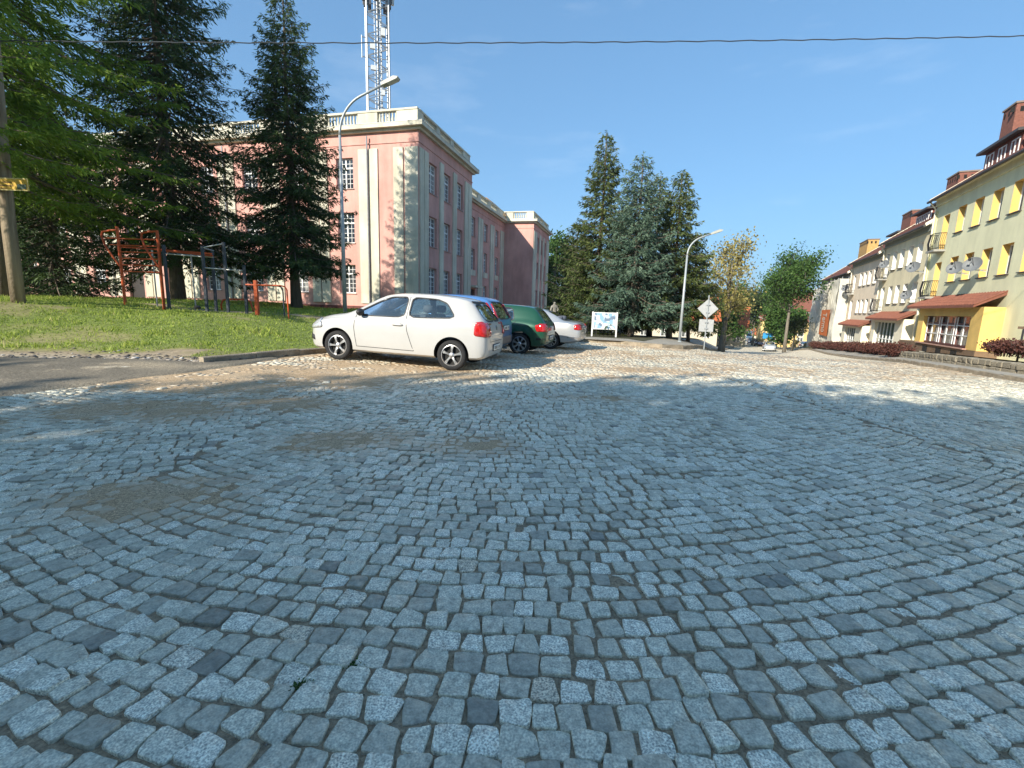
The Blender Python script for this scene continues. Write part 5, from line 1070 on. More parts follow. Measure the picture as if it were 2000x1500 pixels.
    hm, tm, rm = wheel_meshes(r, .19, sp['spokes'][0], sp['spokes'][1])
    for wx in WX_:
        for s in (1, -1):
            o = link('wheel', hm, mRimD, root); o.location = (wx, s*(sp['track']), r); o.rotation_euler = (0, rad(37*wx), 0 if s > 0 else math.pi)
            link('tyre', tm, mTyre, o); link('rim', rm, sp.get('rimm', mRim), o)
    # cabin: seats, dashboard, steering wheel
    sx = sp['seatx']
    for (x, ws) in ((sx[0], ((-.36, .23), (.36, .23))), (sx[1], ((0, .58),))):
        for (yc, hw__) in ws:
            q = MB(); q.prism([(x-.2, .42), (x+.38, .42), (x+.38, .58), (x-.06, .60), (x-.26, 1.06), (x-.36, 1.04)], lambda a, b, d: (a, yc+d, b), -hw__, hw__); st = q.build('seat', mSeat, root)
            for hy in ([0] if hw__ < .3 else [-.34, .34]): q = MB(); q.lathe([(.001, 1.04+sp['dz']), (.10, 1.06+sp['dz']), (.12, 1.13+sp['dz']), (.10, 1.2+sp['dz']), (.001, 1.215+sp['dz'])], 10, (x-.33, yc+hy, 0)); q.build('headrest', mSeat, st, smooth=True)
    q = MB(); q.prism([(sx[0]+.75, .5), (sx[0]+1.2, .5), (sx[0]+1.2, .86), (sx[0]+.85, .84)], lambda a, b, d: (a, d, b), -.6, .6); q.build('dashboard', mBlk, root)
    # number plates with characters too small to read kept as plain print
    for (zc_, side) in sp['plates']:
        pl_ = link('number_plate', pj.solid([(-.26, zc_-.055), (.26, zc_-.055), (.26, zc_+.055), (-.26, zc_+.055)], side, .012, .012), mPlate, root)
        fr = link('plate_holder', pj.solid([(-.275, zc_-.07), (.275, zc_-.07), (.275, zc_+.07), (-.275, zc_+.07)], side, .004, .010), mBlk, root)
        q = MB(); P = pj.pt(0, zc_, side, 0); sg = -1 if side == 'B' else 1
        for k, wch in enumerate((.05, .05, .0, .045, .045, .045, .05)):
            if wch: y = -.2+k*.064; xx = max if sg > 0 else min; pp = [pj.pt(y+dy_, zc_+dz_, side, .0265) for dy_, dz_ in ((-.018, -.032), (.018, -.032), (.018, .032), (-.018, .032))]; q.add(pp, [(0, 1, 2, 3)])
        q.build('plate_print', mPlTxt, pl_, kind='stuff')
    if 'emblem' in sp:
        P = pj.pt(0, sp['emblem'], 'B', .008); q = MB(); 
        for k in range(20):
            a = k*.314; b = a+.314; q.bar((0, .048*math.cos(a), .048*math.sin(a)), (0, .048*math.cos(b), .048*math.sin(b)), .012)
        for (a, b) in (((-.03, .034), (-.012, -.0)), ((-.012, 0), (0, .02)), ((0, .02), (.012, 0)), ((.012, 0), (.03, .034)), ((-.04, .012), (-.02, -.04)), ((-.02, -.04), (0, -.005)), ((0, -.005), (.02, -.04)), ((.02, -.04), (.04, .012))): q.bar((0, a[0], a[1]), (0, b[0], b[1]), .009)
        o = q.build('emblem', mEmb, root); o.location = P; o.rotation_euler = (0, rad(sp.get('emtilt', 8)), 0)
    q = MB(); q.tube([(L0+.75, -.42, .26), (L0+.2, -.45, .25), (L0+.06, -.45, .25)], .028, 8); q.build('exhaust_pipe', mZinc, root)
    return root
def place(root, loc, yaw): root.location = loc; root.rotation_euler = (0, 0, yaw); return root
CARG = 'cars parked nose to the kerb in front of the pink building'
polo = dict(x0=-.70, x1=3.27, wb=2.47, wr=.302, track=.715, zfloor=.60, dz=.03,
    top=[(-.70, .72), (-.675, .88), (-.62, .985), (-.52, 1.10), (-.30, 1.345), (-.17, 1.405), (.1, 1.44), (.6, 1.462), (1.1, 1.45), (1.45, 1.40), (1.8, 1.25), (2.15, 1.06), (2.35, .98), (2.7, .92), (3.0, .83), (3.15, .74), (3.24, .62), (3.27, .52)],
    belt=[(-.70, .90), (-.4, .975), (.5, .945), (1.6, .915), (2.2, .885), (2.7, .83), (3.1, .70), (3.27, .5)], bot=[(-.70, .40), (-.66, .30), (-.5, .24), (0, .22), (2.5, .20), (3.0, .20), (3.2, .24), (3.27, .34)],
    hw=[(-.70, .60), (-.685, .70), (-.64, .765), (-.5, .815), (0, .84), (1.2, .841), (2.2, .838), (2.7, .815), (2.95, .76), (3.12, .66), (3.22, .52), (3.27, .40)], rw=[(-.70, .60), (-.6, .66), (-.3, .56), (.2, .575), (1.3, .575), (1.9, .62), (2.4, .70), (3.0, .60), (3.27, .36)], cab=(-.48, 2.1),
    side=[[(1.03, .985), (2.02, .965), (2.06, 1.0), (1.62, 1.235), (1.36, 1.345), (1.0, 1.365)], [(-.03, 1.035), (.92, .99), (.90, 1.365), (.38, 1.355), (.18, 1.29)]],
    rear=[(-.53, 1.005), (.53, 1.005), (.49, 1.30), (-.49, 1.30)], rearx=(-1., .1), front=[(-.60, 1.06), (.60, 1.06), (.50, 1.36), (-.50, 1.36)], frontx=(1.35, 2.4),
    seams=[[(.96, 1.38), (.965, .95), (.93, .72), (.82, .42), (.78, .33)], [(2.06, .96), (2.08, .70), (2.02, .33)], [(.78, .33), (2.02, .33)]], rseams=[[(-.60, .99), (-.56, .72), (-.50, .60), (.50, .60), (.56, .72), (.60, .99)]],
    lamps=[([(-.72, .70), (-.44, .72), (-.45, .98), (-.56, 1.0), (-.66, .95)], mRedL, 'tail_lamp', 'S'), ([(.50, .72), (.80, .70), (.80, .96), (.54, .97)], mRedL, 'tail_lamp', 'M'), ([(2.80, .66), (3.20, .60), (3.14, .74), (2.90, .85)], mClr, 'headlamp', 'S')],
    handles=[(1.13, .83)], mirror=(1.92, .985), spokes=(5, 'plain'), seatx=(1.0, .05), plates=[(.47, 'B')], emblem=.86, emtilt=10, bands=[([(-.5, 1.335), (.5, 1.335), (.46, 1.365), (-.46, 1.365)], mBlk, 'spoiler_shadow_gap', 'B'), ([(3.02, .38), (3.2, .40), (3.2, .50), (3.05, .48)], mBlk, 'fog_lamp_surround', 'S')])
golf = dict(x0=-.78, x1=3.37, wb=2.51, wr=.312, track=.735, zfloor=.6, dz=.0,
    top=[(-.78, .66), (-.765, .82), (-.73, .93), (-.66, 1.02), (-.38, 1.33), (-.28, 1.385), (0, 1.42), (.6, 1.44), (1.1, 1.43), (1.5, 1.37), (1.9, 1.16), (2.2, 1.0), (2.5, .94), (3.0, .86), (3.2, .78), (3.33, .64), (3.37, .5)],
    belt=[(-.78, .88), (0, .94), (1.6, .905), (2.3, .87), (3.0, .75), (3.37, .5)], bot=[(-.78, .38), (-.7, .30), (-.4, .24), (2.5, .2), (3.2, .22), (3.37, .34)], hw=[(-.78, .66), (-.75, .76), (-.66, .83), (-.4, .86), (1.2, .868), (2.4, .86), (2.9, .82), (3.2, .70), (3.37, .45)], rw=[(-.78, .66), (-.6, .66), (-.3, .58), (.2, .59), (1.3, .59), (1.9, .64), (2.4, .72), (3.37, .4)], cab=(-.52, 2.1),
    side=[[(1.07, .98), (1.98, .95), (1.6, 1.23), (1.4, 1.33), (1.05, 1.35)], [(.20, .99), (.97, .975), (.95, 1.345), (.36, 1.335), (.28, 1.28)]], rear=[(-.54, .99), (.54, .99), (.49, 1.29), (-.49, 1.29)], rearx=(-1.1, .0), front=[(-.6, 1.03), (.6, 1.03), (.5, 1.34), (-.5, 1.34)], frontx=(1.35, 2.4),
    seams=[[(1.01, 1.37), (1.01, .35)], [(.13, .98), (.30, .75), (.40, .42), (.42, .33)], [(2.05, .93), (2.05, .35)], [(.42, .33), (2.05, .35)]], rseams=[[(-.6, .96), (-.6, .58), (.6, .58), (.6, .96)]],
    lamps=[([(-.80, .70), (-.50, .70), (-.44, .88), (-.66, .93), (-.78, .9)], mRedL, 'tail_lamp', 'S'), ([(.56, .70), (.85, .70), (.82, .92), (.58, .92)], mRedL, 'tail_lamp', 'M'), ([(2.95, .66), (3.3, .62), (3.2, .76), (3.0, .8)], mClr, 'headlamp', 'S')],
    handles=[(.50, .80)], hpaint=0, mirror=(1.88, .97), spokes=(7, 'plain'), seatx=(1.0, .05), plates=[(.50, 'B')], emblem=.80, bands=[([(-.76, .46), (-.5, .46), (-.5, .52), (-.76, .52)], mBlk, 'bumper_strip', 'S')])
mpv = dict(x0=-.72, x1=3.33, wb=2.63, wr=.305, track=.72, zfloor=.6, dz=.1,
    top=[(-.72, .70), (-.70, .95), (-.65, 1.08), (-.42, 1.46), (-.34, 1.535), (-.1, 1.585), (.5, 1.62), (1.1, 1.60), (1.6, 1.48), (2.1, 1.21), (2.4, 1.06), (2.8, .98), (3.1, .86), (3.28, .70), (3.33, .5)],
    belt=[(-.72, 1.0), (0, 1.04), (1.6, 1.0), (2.4, .94), (3.0, .8), (3.33, .5)], bot=[(-.72, .40), (-.6, .30), (-.4, .24), (2.6, .2), (3.33, .34)], hw=[(-.72, .66), (-.69, .76), (-.6, .82), (-.3, .842), (1.2, .848), (2.5, .84), (2.9, .79), (3.2, .64), (3.33, .45)], rw=[(-.72, .66), (-.55, .68), (-.3, .62), (.2, .62), (1.3, .62), (2.0, .66), (3.33, .4)], cab=(-.48, 2.2),
    side=[[(1.07, 1.08), (2.1, 1.05), (1.7, 1.33), (1.45, 1.45), (1.05, 1.5)], [(.05, 1.1), (.97, 1.085), (.95, 1.5), (.3, 1.49)]], rear=[(-.58, 1.06), (.58, 1.06), (.50, 1.46), (-.50, 1.46)], rearx=(-1.1, .05), front=[(-.6, 1.1), (.6, 1.1), (.5, 1.48), (-.5, 1.48)], frontx=(1.4, 2.6),
    seams=[[(1.01, 1.5), (1.01, .35)], [(.1, 1.0), (.3, .8), (.4, .35)]], rseams=[[(-.6, 1.0), (-.6, .6), (.6, .6), (.6, 1.0)]],
    lamps=[([(-.60, 1.03), (-.42, 1.03), (-.22, 1.40), (-.36, 1.45), (-.48, 1.3)], mRedL, 'tail_lamp', 'S'), ([(.62, 1.06), (.74, 1.04), (.62, 1.42), (.54, 1.42)], mRedL, 'tail_lamp', 'M'), ([(2.9, .74), (3.2, .68), (3.1, .84), (2.9, .9)], mClr, 'headlamp', 'S')],
    handles=[(1.16, .92), (.25, .92)], mirror=(2.0, 1.05), spokes=(6, 'plain'), seatx=(1.05, .05), plates=[(.82, 'B')], bands=[([(-.76, .40), (.76, .40), (.76, .60), (-.76, .60)], M('bumper_taupe', (.16, .135, .125), .6), 'bumper', 'B'), ([(-.72, .40), (-.42, .42), (-.42, .60), (-.72, .60)], M('bumper_taupe', (.16, .135, .125), .6), 'bumper', 'S')])
sedan = dict(x0=-1.08, x1=3.6, wb=2.71, wr=.318, track=.74, zfloor=.6, dz=-.03,
    top=[(-1.08, .66), (-1.06, .80), (-1.02, .90), (-.92, .965), (-.5, 1.02), (-.42, 1.035), (-.1, 1.20), (.25, 1.345), (.5, 1.39), (1.0, 1.415), (1.4, 1.39), (1.75, 1.28), (2.2, 1.03), (2.35, .97), (2.8, .91), (3.3, .82), (3.5, .7), (3.57, .6), (3.6, .48)],
    belt=[(-1.08, .84), (-.5, .95), (.3, .95), (1.6, .92), (2.3, .88), (3.1, .76), (3.6, .46)], bot=[(-1.08, .40), (-.95, .30), (-.5, .24), (2.7, .2), (3.4, .22), (3.6, .34)], hw=[(-1.08, .62), (-1.05, .74), (-.95, .82), (-.6, .872), (1.2, .885), (2.4, .88), (3.0, .84), (3.4, .7), (3.6, .45)], rw=[(-1.08, .58), (-.9, .70), (-.5, .72), (-.3, .66), (.25, .55), (1.3, .56), (1.9, .62), (2.4, .74), (3.6, .4)], cab=(-.30, 2.15),
    side=[[(1.12, .99), (2.1, .97), (1.7, 1.23), (1.45, 1.32), (1.1, 1.335)], [(.12, 1.01), (1.02, .99), (1.0, 1.335), (.6, 1.315), (.35, 1.22)]], rear=[(-.56, 1.04), (.56, 1.04), (.47, 1.31), (-.47, 1.31)], rearx=(-.6, .6), front=[(-.62, 1.03), (.62, 1.03), (.5, 1.32), (-.5, 1.32)], frontx=(1.4, 2.5),
    seams=[[(1.06, 1.35), (1.06, .35)], [(.1, .98), (.3, .7), (.42, .35)], [(2.15, .93), (2.12, .35)]], rseams=[[(-.6, .95), (-.55, .66), (.55, .66), (.6, .95)]],
    lamps=[([(-1.1, .72), (-.86, .74), (-.80, .90), (-1.0, .93)], mRedL, 'tail_lamp', 'S'), ([(.50, .74), (.85, .72), (.82, .90), (.52, .90)], mRedL, 'tail_lamp', 'M'), ([(3.1, .66), (3.5, .6), (3.4, .72), (3.1, .8)], mClr, 'headlamp', 'S')],
    handles=[(1.22, .82), (.34, .84)], mirror=(2.02, .97), spokes=(5, 'split'), seatx=(1.05, .1), plates=[(.80, 'B')], bands=[([(-1.06, .44), (-.6, .44), (-.6, .48), (-1.06, .48)], mEmb, 'bumper_strip', 'S')])
def axle_place(root, wheel_xy, yaw, track, rear_z=None, pitch=0.):
    hd = np.array([math.cos(yaw), math.sin(yaw)]); lf = np.array([-hd[1], hd[0]]); c = np.array(wheel_xy)-lf*track; z = float(g(*c)) if rear_z is None else rear_z
    root.location = (c[0], c[1], z+.004); root.rotation_euler = (0, -pitch, yaw)
c1 = build_car('parked_car', polo, 'white three door hatchback parked nearest with silver five spoke wheels', paint('white_paint', (.47, .465, .45)), CARG); axle_place(c1, (-1.22, 9.0), rad(168.5), .80, pitch=rad(2.0))
c2 = build_car('parked_car', mpv, 'sky blue people carrier parked behind the white hatchback', paint('blue_paint', (.075, .20, .46), .35), CARG); axle_place(c2, (-1.08, 11.25), rad(167.5), .80, pitch=rad(1.2)); c2.scale = (1, 1, .965)
c3 = build_car('parked_car', golf, 'dark green hatchback parked between the blue car and the silver saloon', paint('green_paint', (.012, .075, .04), .25), CARG); axle_place(c3, (.17, 13.55), rad(165), .81, pitch=rad(1.0))
c4 = build_car('parked_car', sedan, 'silver saloon with red tail lamps parked last in the visible row', paint('silver_paint', (.52, .53, .54), .5), CARG); axle_place(c4, (1.30, 16.4), rad(164), .82, pitch=rad(.5))
def repaint(root, m):
    for ch in root.children:
        if ch.name.split('.')[0] in ('body', 'door_handle'):
            for i, s in enumerate(ch.material_slots):
                if s.material and s.material.name.endswith('_paint'): s.link = 'OBJECT'; s.material = m
c5 = copy_tree(c4); c5['label'] = 'grey saloon almost hidden behind the silver saloon'; repaint(c5, paint('grey_paint', (.30, .33, .36), .4)); axle_place(c5, (1.0, 19.2), rad(163), .82)
STG = 'cars parked along the descending street'
def street_car(src, px, py, yaw, lab, m, sc_=1.):
    P = gpix(px, py); c = copy_tree(src); c['label'] = lab; c['group'] = STG; repaint(c, m); c.location = tuple(P); c.rotation_euler = (0, rad(-3.5 if yaw > 2 else 3.5), yaw); c.scale = (sc_,)*3; return c
sa = math.pi/2-T_R
pS = paint('light_silver_paint', (.62, .63, .64), .3); pD = paint('navy_paint', (.02, .03, .06), .3); pW = paint('far_white_paint', (.75, .75, .74))
street_car(c1, 1500, 686, sa+math.pi, 'silver hatchback facing up the street below the blue sign box', pS, 1.0)
street_car(c3, 1467, 673, sa+math.pi, 'dark blue car parked further down the street', pD)
street_car(c4, 1481, 676, sa+math.pi, 'dark car with pale number plate between the silver and navy cars', pD)
street_car(c1, 1447, 656, sa+math.pi, 'white car far down at the end of the street', pW)
c6 = street_car(c3, 1500, 686, sa, 'pale car roof behind the hedge beside the small dark tree', pW); _p = at_y(1570, 684, 74); c6.location = tuple(_p)
# ================================================================ STREET FURNITURE AND SMALL THINGS
mLampG = M('lamp_grey', (.36, .39, .40), .5, .1, 3, metal=.3); mLampHd = M('lamp_head', (.42, .42, .37), .5); mOr = M('orange_paint', (.50, .085, .02), .5, .15, 6); mSlate = M('slate_paint', (.035, .045, .06), .5, .2, 6); mSteel = M('bare_steel', (.42, .43, .44), .4, .1, 6, metal=.6)
def lamp(loc, H, arm, az, label, group, r0=.085, r1=.045, head=1.0):
    t = empty('street_lamp', loc, az, label, 'street lamp', group)
    q = MB(); q.tube([(0, 0, -.3), (0, 0, H*.35), (0, 0, H*.80)], [r0, r0*.85, r1*1.15], 10); q.build('post', mLampG, t, smooth=True)
    pts = []; n = 10; Rb = H*.16
    for i in range(n+1):
        a = i/n*rad(68); pts.append((Rb*(1-math.cos(a)), 0, H*.80+Rb*math.sin(a)*1.05))
    e = pts[-1]; d = Vector((math.cos(rad(22)), 0, math.sin(rad(22)))); pts.append((e[0]+d.x*arm, 0, e[2]+d.z*arm)); q = MB(); q.tube(pts, r1, 10); q.build('curved_arm', mLampG, t, smooth=True)
    E_ = Vector(pts[-1]); q = MB(); q.prism([(-.05, -.045), (.16, -.06), (.5, -.07), (.56, -.03), (.42, .05), (.1, .05), (-.05, .03)], lambda a, b, dd: tuple(E_+Vector((d.x*a-d.z*b, dd, d.z*a+d.x*b))*head), -.12, .12); q.build('lamp_head', mLampHd, t)
    q = MB(); q.prism([(.14, -.072), (.48, -.08), (.48, -.074), (.14, -.064)], lambda a, b, dd: tuple(E_+Vector((d.x*a-d.z*b, dd, d.z*a+d.x*b))*head), -.10, .10); q.build('lamp_glass', M('lamp_glass', (.6, .6, .55), .2), t)
    q = MB(); q.lathe([(r0*1.5, -.3), (r0*1.5, .02), (r0*1.05, .06)], 10); q.build('base_collar', mLampG, t); return t
LG = 'curved steel street lamps'
lamp((-6.9, 19.0, .62), 8.65, 1.0, rad(-8), 'tall curved street lamp in front of the pink building', LG, head=1.15)
P = gpix(1327, 667); lamp((8.62, 24, float(g(8.62, 24))+.14), 5.45, .55, rad(-6), 'curved street lamp standing before the island conifers', LG, .075, .04)
for (px, py, H_, lab) in ((1491, 680, 5.2, 'nearest of the far lamps beside the silver car'), (1479, 672, 5.3, 'far street lamp beside the navy car'), (1471, 667, 5.4, 'third far street lamp down the street'), (1464, 662, 5.6, 'farthest street lamp down the street')):
    P = gpix(px, py); lamp(tuple(P), H_, .5, rad(180), lab, LG, .08, .05)
# wooden pole with yellow plate and the overhead wire
PB = np.array([-13.32, 12.5, .93]); mWood = M('weathered_pole_wood', (.13, .095, .06), .95, .4, 3, .7, 14, col2=(.36, .29, .20), streak=(3, 3, .15))
pole = empty('utility_pole', tuple(PB), 0, 'weathered wooden utility pole on the lawn at the left edge', 'pole'); q = MB(); q.tube([(0, 0, -.4), (.02, .02, 2), (.16, .03, 4.4), (.32, .05, 7.0)], [.15, .145, .13, .115], 14); q.build('shaft', mWood, pole, smooth=True)
q = MB(); q.tube([(.28, -.1, 6.0), (.28, -.40, 6.0), (.28, -.40, 6.1)], .015, 6); q.lathe([(.001, 6.08), (.045, 6.1), (.05, 6.15), (.03, 6.19), (.001, 6.2)], 10, (.28, -.40, 0)); q.build('insulator', mBlk, pole)
ys_p = PB+np.array([.02, -.155, 0]); S0 = at_y(55, 363, 12.33); S1 = at_y(-42, 356, 12.33)
sg = empty('sign_plate', tuple((S0+S1)/2), rad(1.5), 'yellow advertising plate fixed across the wooden pole', 'sign'); wS = (S0-S1)[0]/2; hS = .15
q = MB(); q.box(-wS, wS, -.012, .004, -hS, hS); q.build('plate', M('sign_yellow', (.60, .36, .025), .55, .12, 5), sg)
q = MB()
for (a, b, c, d) in ((-wS, wS, hS-.02, hS), (-wS, wS, -hS, -hS+.02), (wS-.02, wS, -hS+.02, hS-.02), (-wS, -wS+.02, -hS+.02, hS-.02)): q.box(a, b, -.016, -.0125, c, d)
q.build('plate_rim', M('sign_rim', (.66, .55, .22), .5), sg)
q = MB(); q.box(wS*.55, wS*.92, -.0155, -.0125, -hS*.75, hS*.05); q.build('printed_panel', M('sign_print_green', (.08, .12, .08), .6), sg)
q = MB()
for k, (a, b, z) in enumerate(((-.5, -.1, .05), (-.02, .22, .045), (-.45, -.2, -.03), (-.12, .25, -.035), (-.4, .1, -.10))): q.box(a*wS/.62, b*wS/.62, -.0152, -.0125, z-.014, z+.014)
q.build('printed_lines', M('sign_print_brown', (.24, .13, .02), .6), sg)
wp = []; W0 = np.array([-13.04, 12.1, 7.12]); W1 = np.array([27., 12.6, 9.0])
for i in range(161):
    t = i/160; p = W0*(1-t)+W1*t; p[2] += -.25*4*t*(1-t)+.009*math.sin(i*1.9); p[1] += .009*math.cos(i*1.9); wp.append(tuple(p))
q = MB(); q.tube(wp, .013, 5); q.build('overhead_cable', M('cable_grey', (.05, .055, .06), .6), None, label='thin twisted overhead cable crossing the whole sky', cat='cable')
# ---------------------------------------------------------------- outdoor gym
def lz(x, y): return lawn_at(x, y)
gy_ = 15.0; FG = 'outdoor gym frames on the lawn'
def tubes(lst, r, name, m, parent, z0): 
    for pts in lst: q = MB(); q.tube(pts, r, 8); q.build(name, m, parent, smooth=True, ang=40)
z_ = lz(-11.9, 15); F1 = empty('climbing_frame', (-11.9, 15, z_), 0, 'orange climbing frame with ladder rungs and looped arms', 'gym frame', FG)
L_, R2 = -.63, .62; zt = 2.48
tubes([[(L_, 0, -.3), (L_+.0, 0, zt)], [(R2, 0, -.3), (R2, 0, zt-.08)]], .042, 'post', mOr, F1, 0)
for x in (L_, R2):
    tubes([[(x, 0, zt-.1), (x-.25, 0, zt-.12), (x-.48, 0, zt-.17), (x-.52, 0, zt-.3), (x-.42, 0, zt-.62), (x-.05, 0, zt-1.2)]], .03, 'looped_arm', mOr, F1, 0)
tubes([[(L_, 0, z), (R2, 0, z)] for z in (1.12, 1.32, 1.52, 1.72, 1.92, 2.12)], .02, 'rung', mOr, F1, 0)
tubes([[(L_-.3, 0, zt-.55), (L_, 0, zt-.55)], [(L_-.42, 0, zt-.35), (L_, 0, zt-.35)], [(R2-.42, 0, zt-.35), (R2, 0, zt-.35)]], .016, 'rung', mOr, F1, 0)
q = MB(); q.bar((L_, .05, 1.88), (2.0, .45, 1.78), .06, .05); q.bar((R2, .06, 1.8), (2.0, .5, 1.72), .06, .04); q.build('top_beam', mOr, F1)
tubes([[(.02, .5, -.2), (.02, .5, 1.86)], [(1.3, .5, -.2), (1.28, .5, 1.75)], [(.8, .55, 1.74), (2.0, .5, 1.68)]], .022, 'steel_pole', mSteel, F1, 0)
q = MB(); q.lathe([(.001, 0), (.09, .02), (.11, .07), (.06, .12), (.001, .13)], 10, (1.42, .4, -.02)); q.build('rubber_cap', mBlk, F1)
F2 = empty('pull_up_frame', (-9.9, 15, lz(-9.9, 15)), 0, 'dark slate pull up frame with posts of stepped heights', 'gym frame', FG)
for (x, y, h) in ((-1.22, .0, 2.05), (-.15, .7, 2.0), (.0, 0, 2.05), (.62, .1, 2.2), (1.28, 0, 1.5)):
    q = MB(); q.box(x-.036, x+.036, y-.036, y+.036, -.3, h); q.build('post', mSlate, F2)
tubes([[(-1.22, 0, 1.78), (0, 0, 1.72)], [(0, 0, 2.0), (-.1, .7, 1.98)], [(0.0, 0, 2.0), (.62, .1, 2.15)], [(.62, .1, 1.35), (1.28, 0, 1.33)], [(0, 0, 1.38), (.62, .1, 1.36)]], .02, 'bar', mSteel, F2, 0)
F3 = empty('parallel_bars', (-7.9, 15, lz(-7.9, 15)), 0, 'orange and dark parallel bars at the right end of the gym', 'gym frame', FG)
q = MB(); q.box(-.43, -.33, -.05, .05, -.3, 1.12); q.build('post', mOr, F3)
tubes([[(-.7, -.02, .98), (.42, -.02, .98), (.56, -.02, .95), (.62, -.02, .85), (.64, -.02, -.3)]], .024, 'bar', mOr, F3, 0); tubes([[(-.7, .4, .98), (.1, .4, .98), (.22, .4, .95), (.28, .4, .85), (.30, .4, -.3)]], .024, 'bar', mSlate, F3, 0)
F4 = empty('low_hoop', (-10.0, 16.6, lz(-10, 16.6)), 0, 'low bent orange hoop bar behind the dark frame', 'gym frame', FG); q = MB(); q.tube([(-.42, 0, -.2), (-.44, 0, .22), (-.36, 0, .38), (-.2, 0, .42), (.4, .1, .42), (.55, .1, .36), (.7, .1, -.2)], .03, 8); q.build('hoop', mOr, F4, smooth=True)
# ---------------------------------------------------------------- road sign seen from behind, notice board, statue, bin, fence
SP = (10.34, 25.0, float(g(10.34, 25))+.14); sn = empty('road_sign', SP, rad(-20), 'road sign seen from behind with diamond and square plates on a thin post', 'road sign'); mSgB = M('sign_back', (.36, .37, .37), .5, .10, metal=.2)
q = MB(); q.tube([(0, 0, -.3), (0, 0, 2.75)], .03, 8); q.build('post', mLampG, sn)
q = MB(); d_ = .52; q.prism([(-d_, 2.05), (0, 2.05-d_), (d_, 2.05), (0, 2.05+d_)], lambda a, b, d: (a, d, b), .035, .05); q.build('diamond_plate', mSgB, sn)
q = MB(); q.prism([(-.36, .82), (.36, .82), (.36, 1.48), (-.36, 1.48)], lambda a, b, d: (a, d, b), .035, .05); q.build('lower_plate', mSgB, sn)
for z in (1.0, 1.32, 1.85, 2.25): q = MB(); q.box(-.09, .09, -.036, .034, z-.025, z+.025); q.build('clamp', mGalv, sn)
BP = at_y(1179, 657, 24.0); bz_ = float(g(BP[0], BP[1]))+.14; nb_ = empty('notice_board', (BP[0], BP[1], bz_), rad(-3), 'white framed notice board with a faded coloured poster on two legs', 'notice board'); mBW = M('board_white', (.72, .72, .70), .6, .05)
for x in (-.62, .62): q = MB(); q.box(x-.035, x+.035, -.035, .035, -.3, 1.30); q.build('leg', mBW, nb_)
q = MB(); q.box(-.585, .585, -.03, -.005, .40, 1.27); q.build('panel', mBW, nb_)
mPost = bpy.data.materials.new('poster_print'); mPost.use_nodes = True; _n = mPost.node_tree; _b = _n.nodes['Principled BSDF']; _tc = _n.nodes.new('ShaderNodeTexCoord'); _v = _n.nodes.new('ShaderNodeTexVoronoi'); _v.inputs['Scale'].default_value = 6.5; _v.distance = 'CHEBYCHEV'; _r = _n.nodes.new('ShaderNodeValToRGB')
for p, c in ((.0, (.55, .62, .68)), (.3, (.25, .42, .60)), (.45, (.60, .64, .66)), (.62, (.16, .22, .30)), (.75, (.55, .60, .62)), (.9, (.40, .22, .16)), (1, (.62, .64, .63))):
    el = _r.color_ramp.elements.new(p) if p not in (0., 1) else _r.color_ramp.elements[0 if p == 0 else -1]; el.color = (*c, 1); el.position = p
_r.color_ramp.interpolation = 'CONSTANT'; _n.links.new(_tc.outputs['Object'], _v.inputs['Vector']); _n.links.new(_v.outputs['Color'], _r.inputs[0]); _n.links.new(_r.outputs[0], _b.inputs['Base Color']); _b.inputs['Roughness'].default_value = .6
q = MB(); q.box(-.54, .54, -.036, -.0305, .44, 1.23); q.build('poster', mPost, nb_)
mStone = M('statue_stone', (.24, .225, .19), .95, .25, 8, .6, 25)
SPt = at_y(1081, 640, 27.5); sz = float(g(SPt[0], SPt[1]))+.2; stt = empty('stone_statue', (SPt[0], SPt[1], sz), rad(25), 'weathered stone statue of a draped figure in front of dark trees', 'statue')
q = MB(); q.box(-.32, .32, -.32, .32, -.4, .12); q.box(-.26, .26, -.26, .26, .12, .62); q.box(-.31, .31, -.31, .31, .62, .72); q.build('pedestal', mStone, stt)
sk = bpy.data.meshes.new('figure'); vs_ = [(0, 0, .72), (0, .02, .95), (.03, .03, 1.12), (.02, .0, 1.34), (.0, 0, 1.52), (0, -.01, 1.60), (0, -.02, 1.68), (0, -.02, 1.76), (.17, 0, 1.49), (.24, -.05, 1.30), (.12, -.18, 1.24), (-.17, 0, 1.49), (-.24, .0, 1.28), (-.22, -.06, 1.08)]
sk.from_pydata(vs_, [(0, 1), (1, 2), (2, 3), (3, 4), (4, 5), (5, 6), (6, 7), (4, 8), (8, 9), (9, 10), (4, 11), (11, 12), (12, 13)], []); so_ = link('figure', sk, mStone, stt); mo = so_.modifiers.new('s', 'SKIN')
for v, r in zip(sk.skin_vertices[0].data, (.20, .19, .15, .13, .13, .055, .085, .07, .075, .055, .045, .075, .06, .05)): v.radius = (r, r*.85)
sk.skin_vertices[0].data[0].use_root = True; so_.modifiers.new('sub', 'SUBSURF').levels = 2; so_.modifiers['sub'].render_levels = 2
dg = bpy.context.evaluated_depsgraph_get(); nm = bpy.data.meshes.new_from_object(so_.evaluated_get(dg)); so_.modifiers.clear(); so_.data = nm; nm.polygons.foreach_set('use_smooth', [True]*len(nm.polygons))
if not nm.materials: nm.materials.append(mStone)
P = gpix(1426, 676); bn = empty('planter_box', (P[0]+.6, P[1]+.9, float(g(P[0]+.6, P[1]+.9))+.15), rad(15), 'dark slatted planter box round the foot of the yellowing tree', 'planter'); q = MB(); q.box(-.36, .36, -.36, .36, 0, .12); q.box(-.33, .33, -.33, .33, .12, 1.0); q.build('box', mIron, bn)
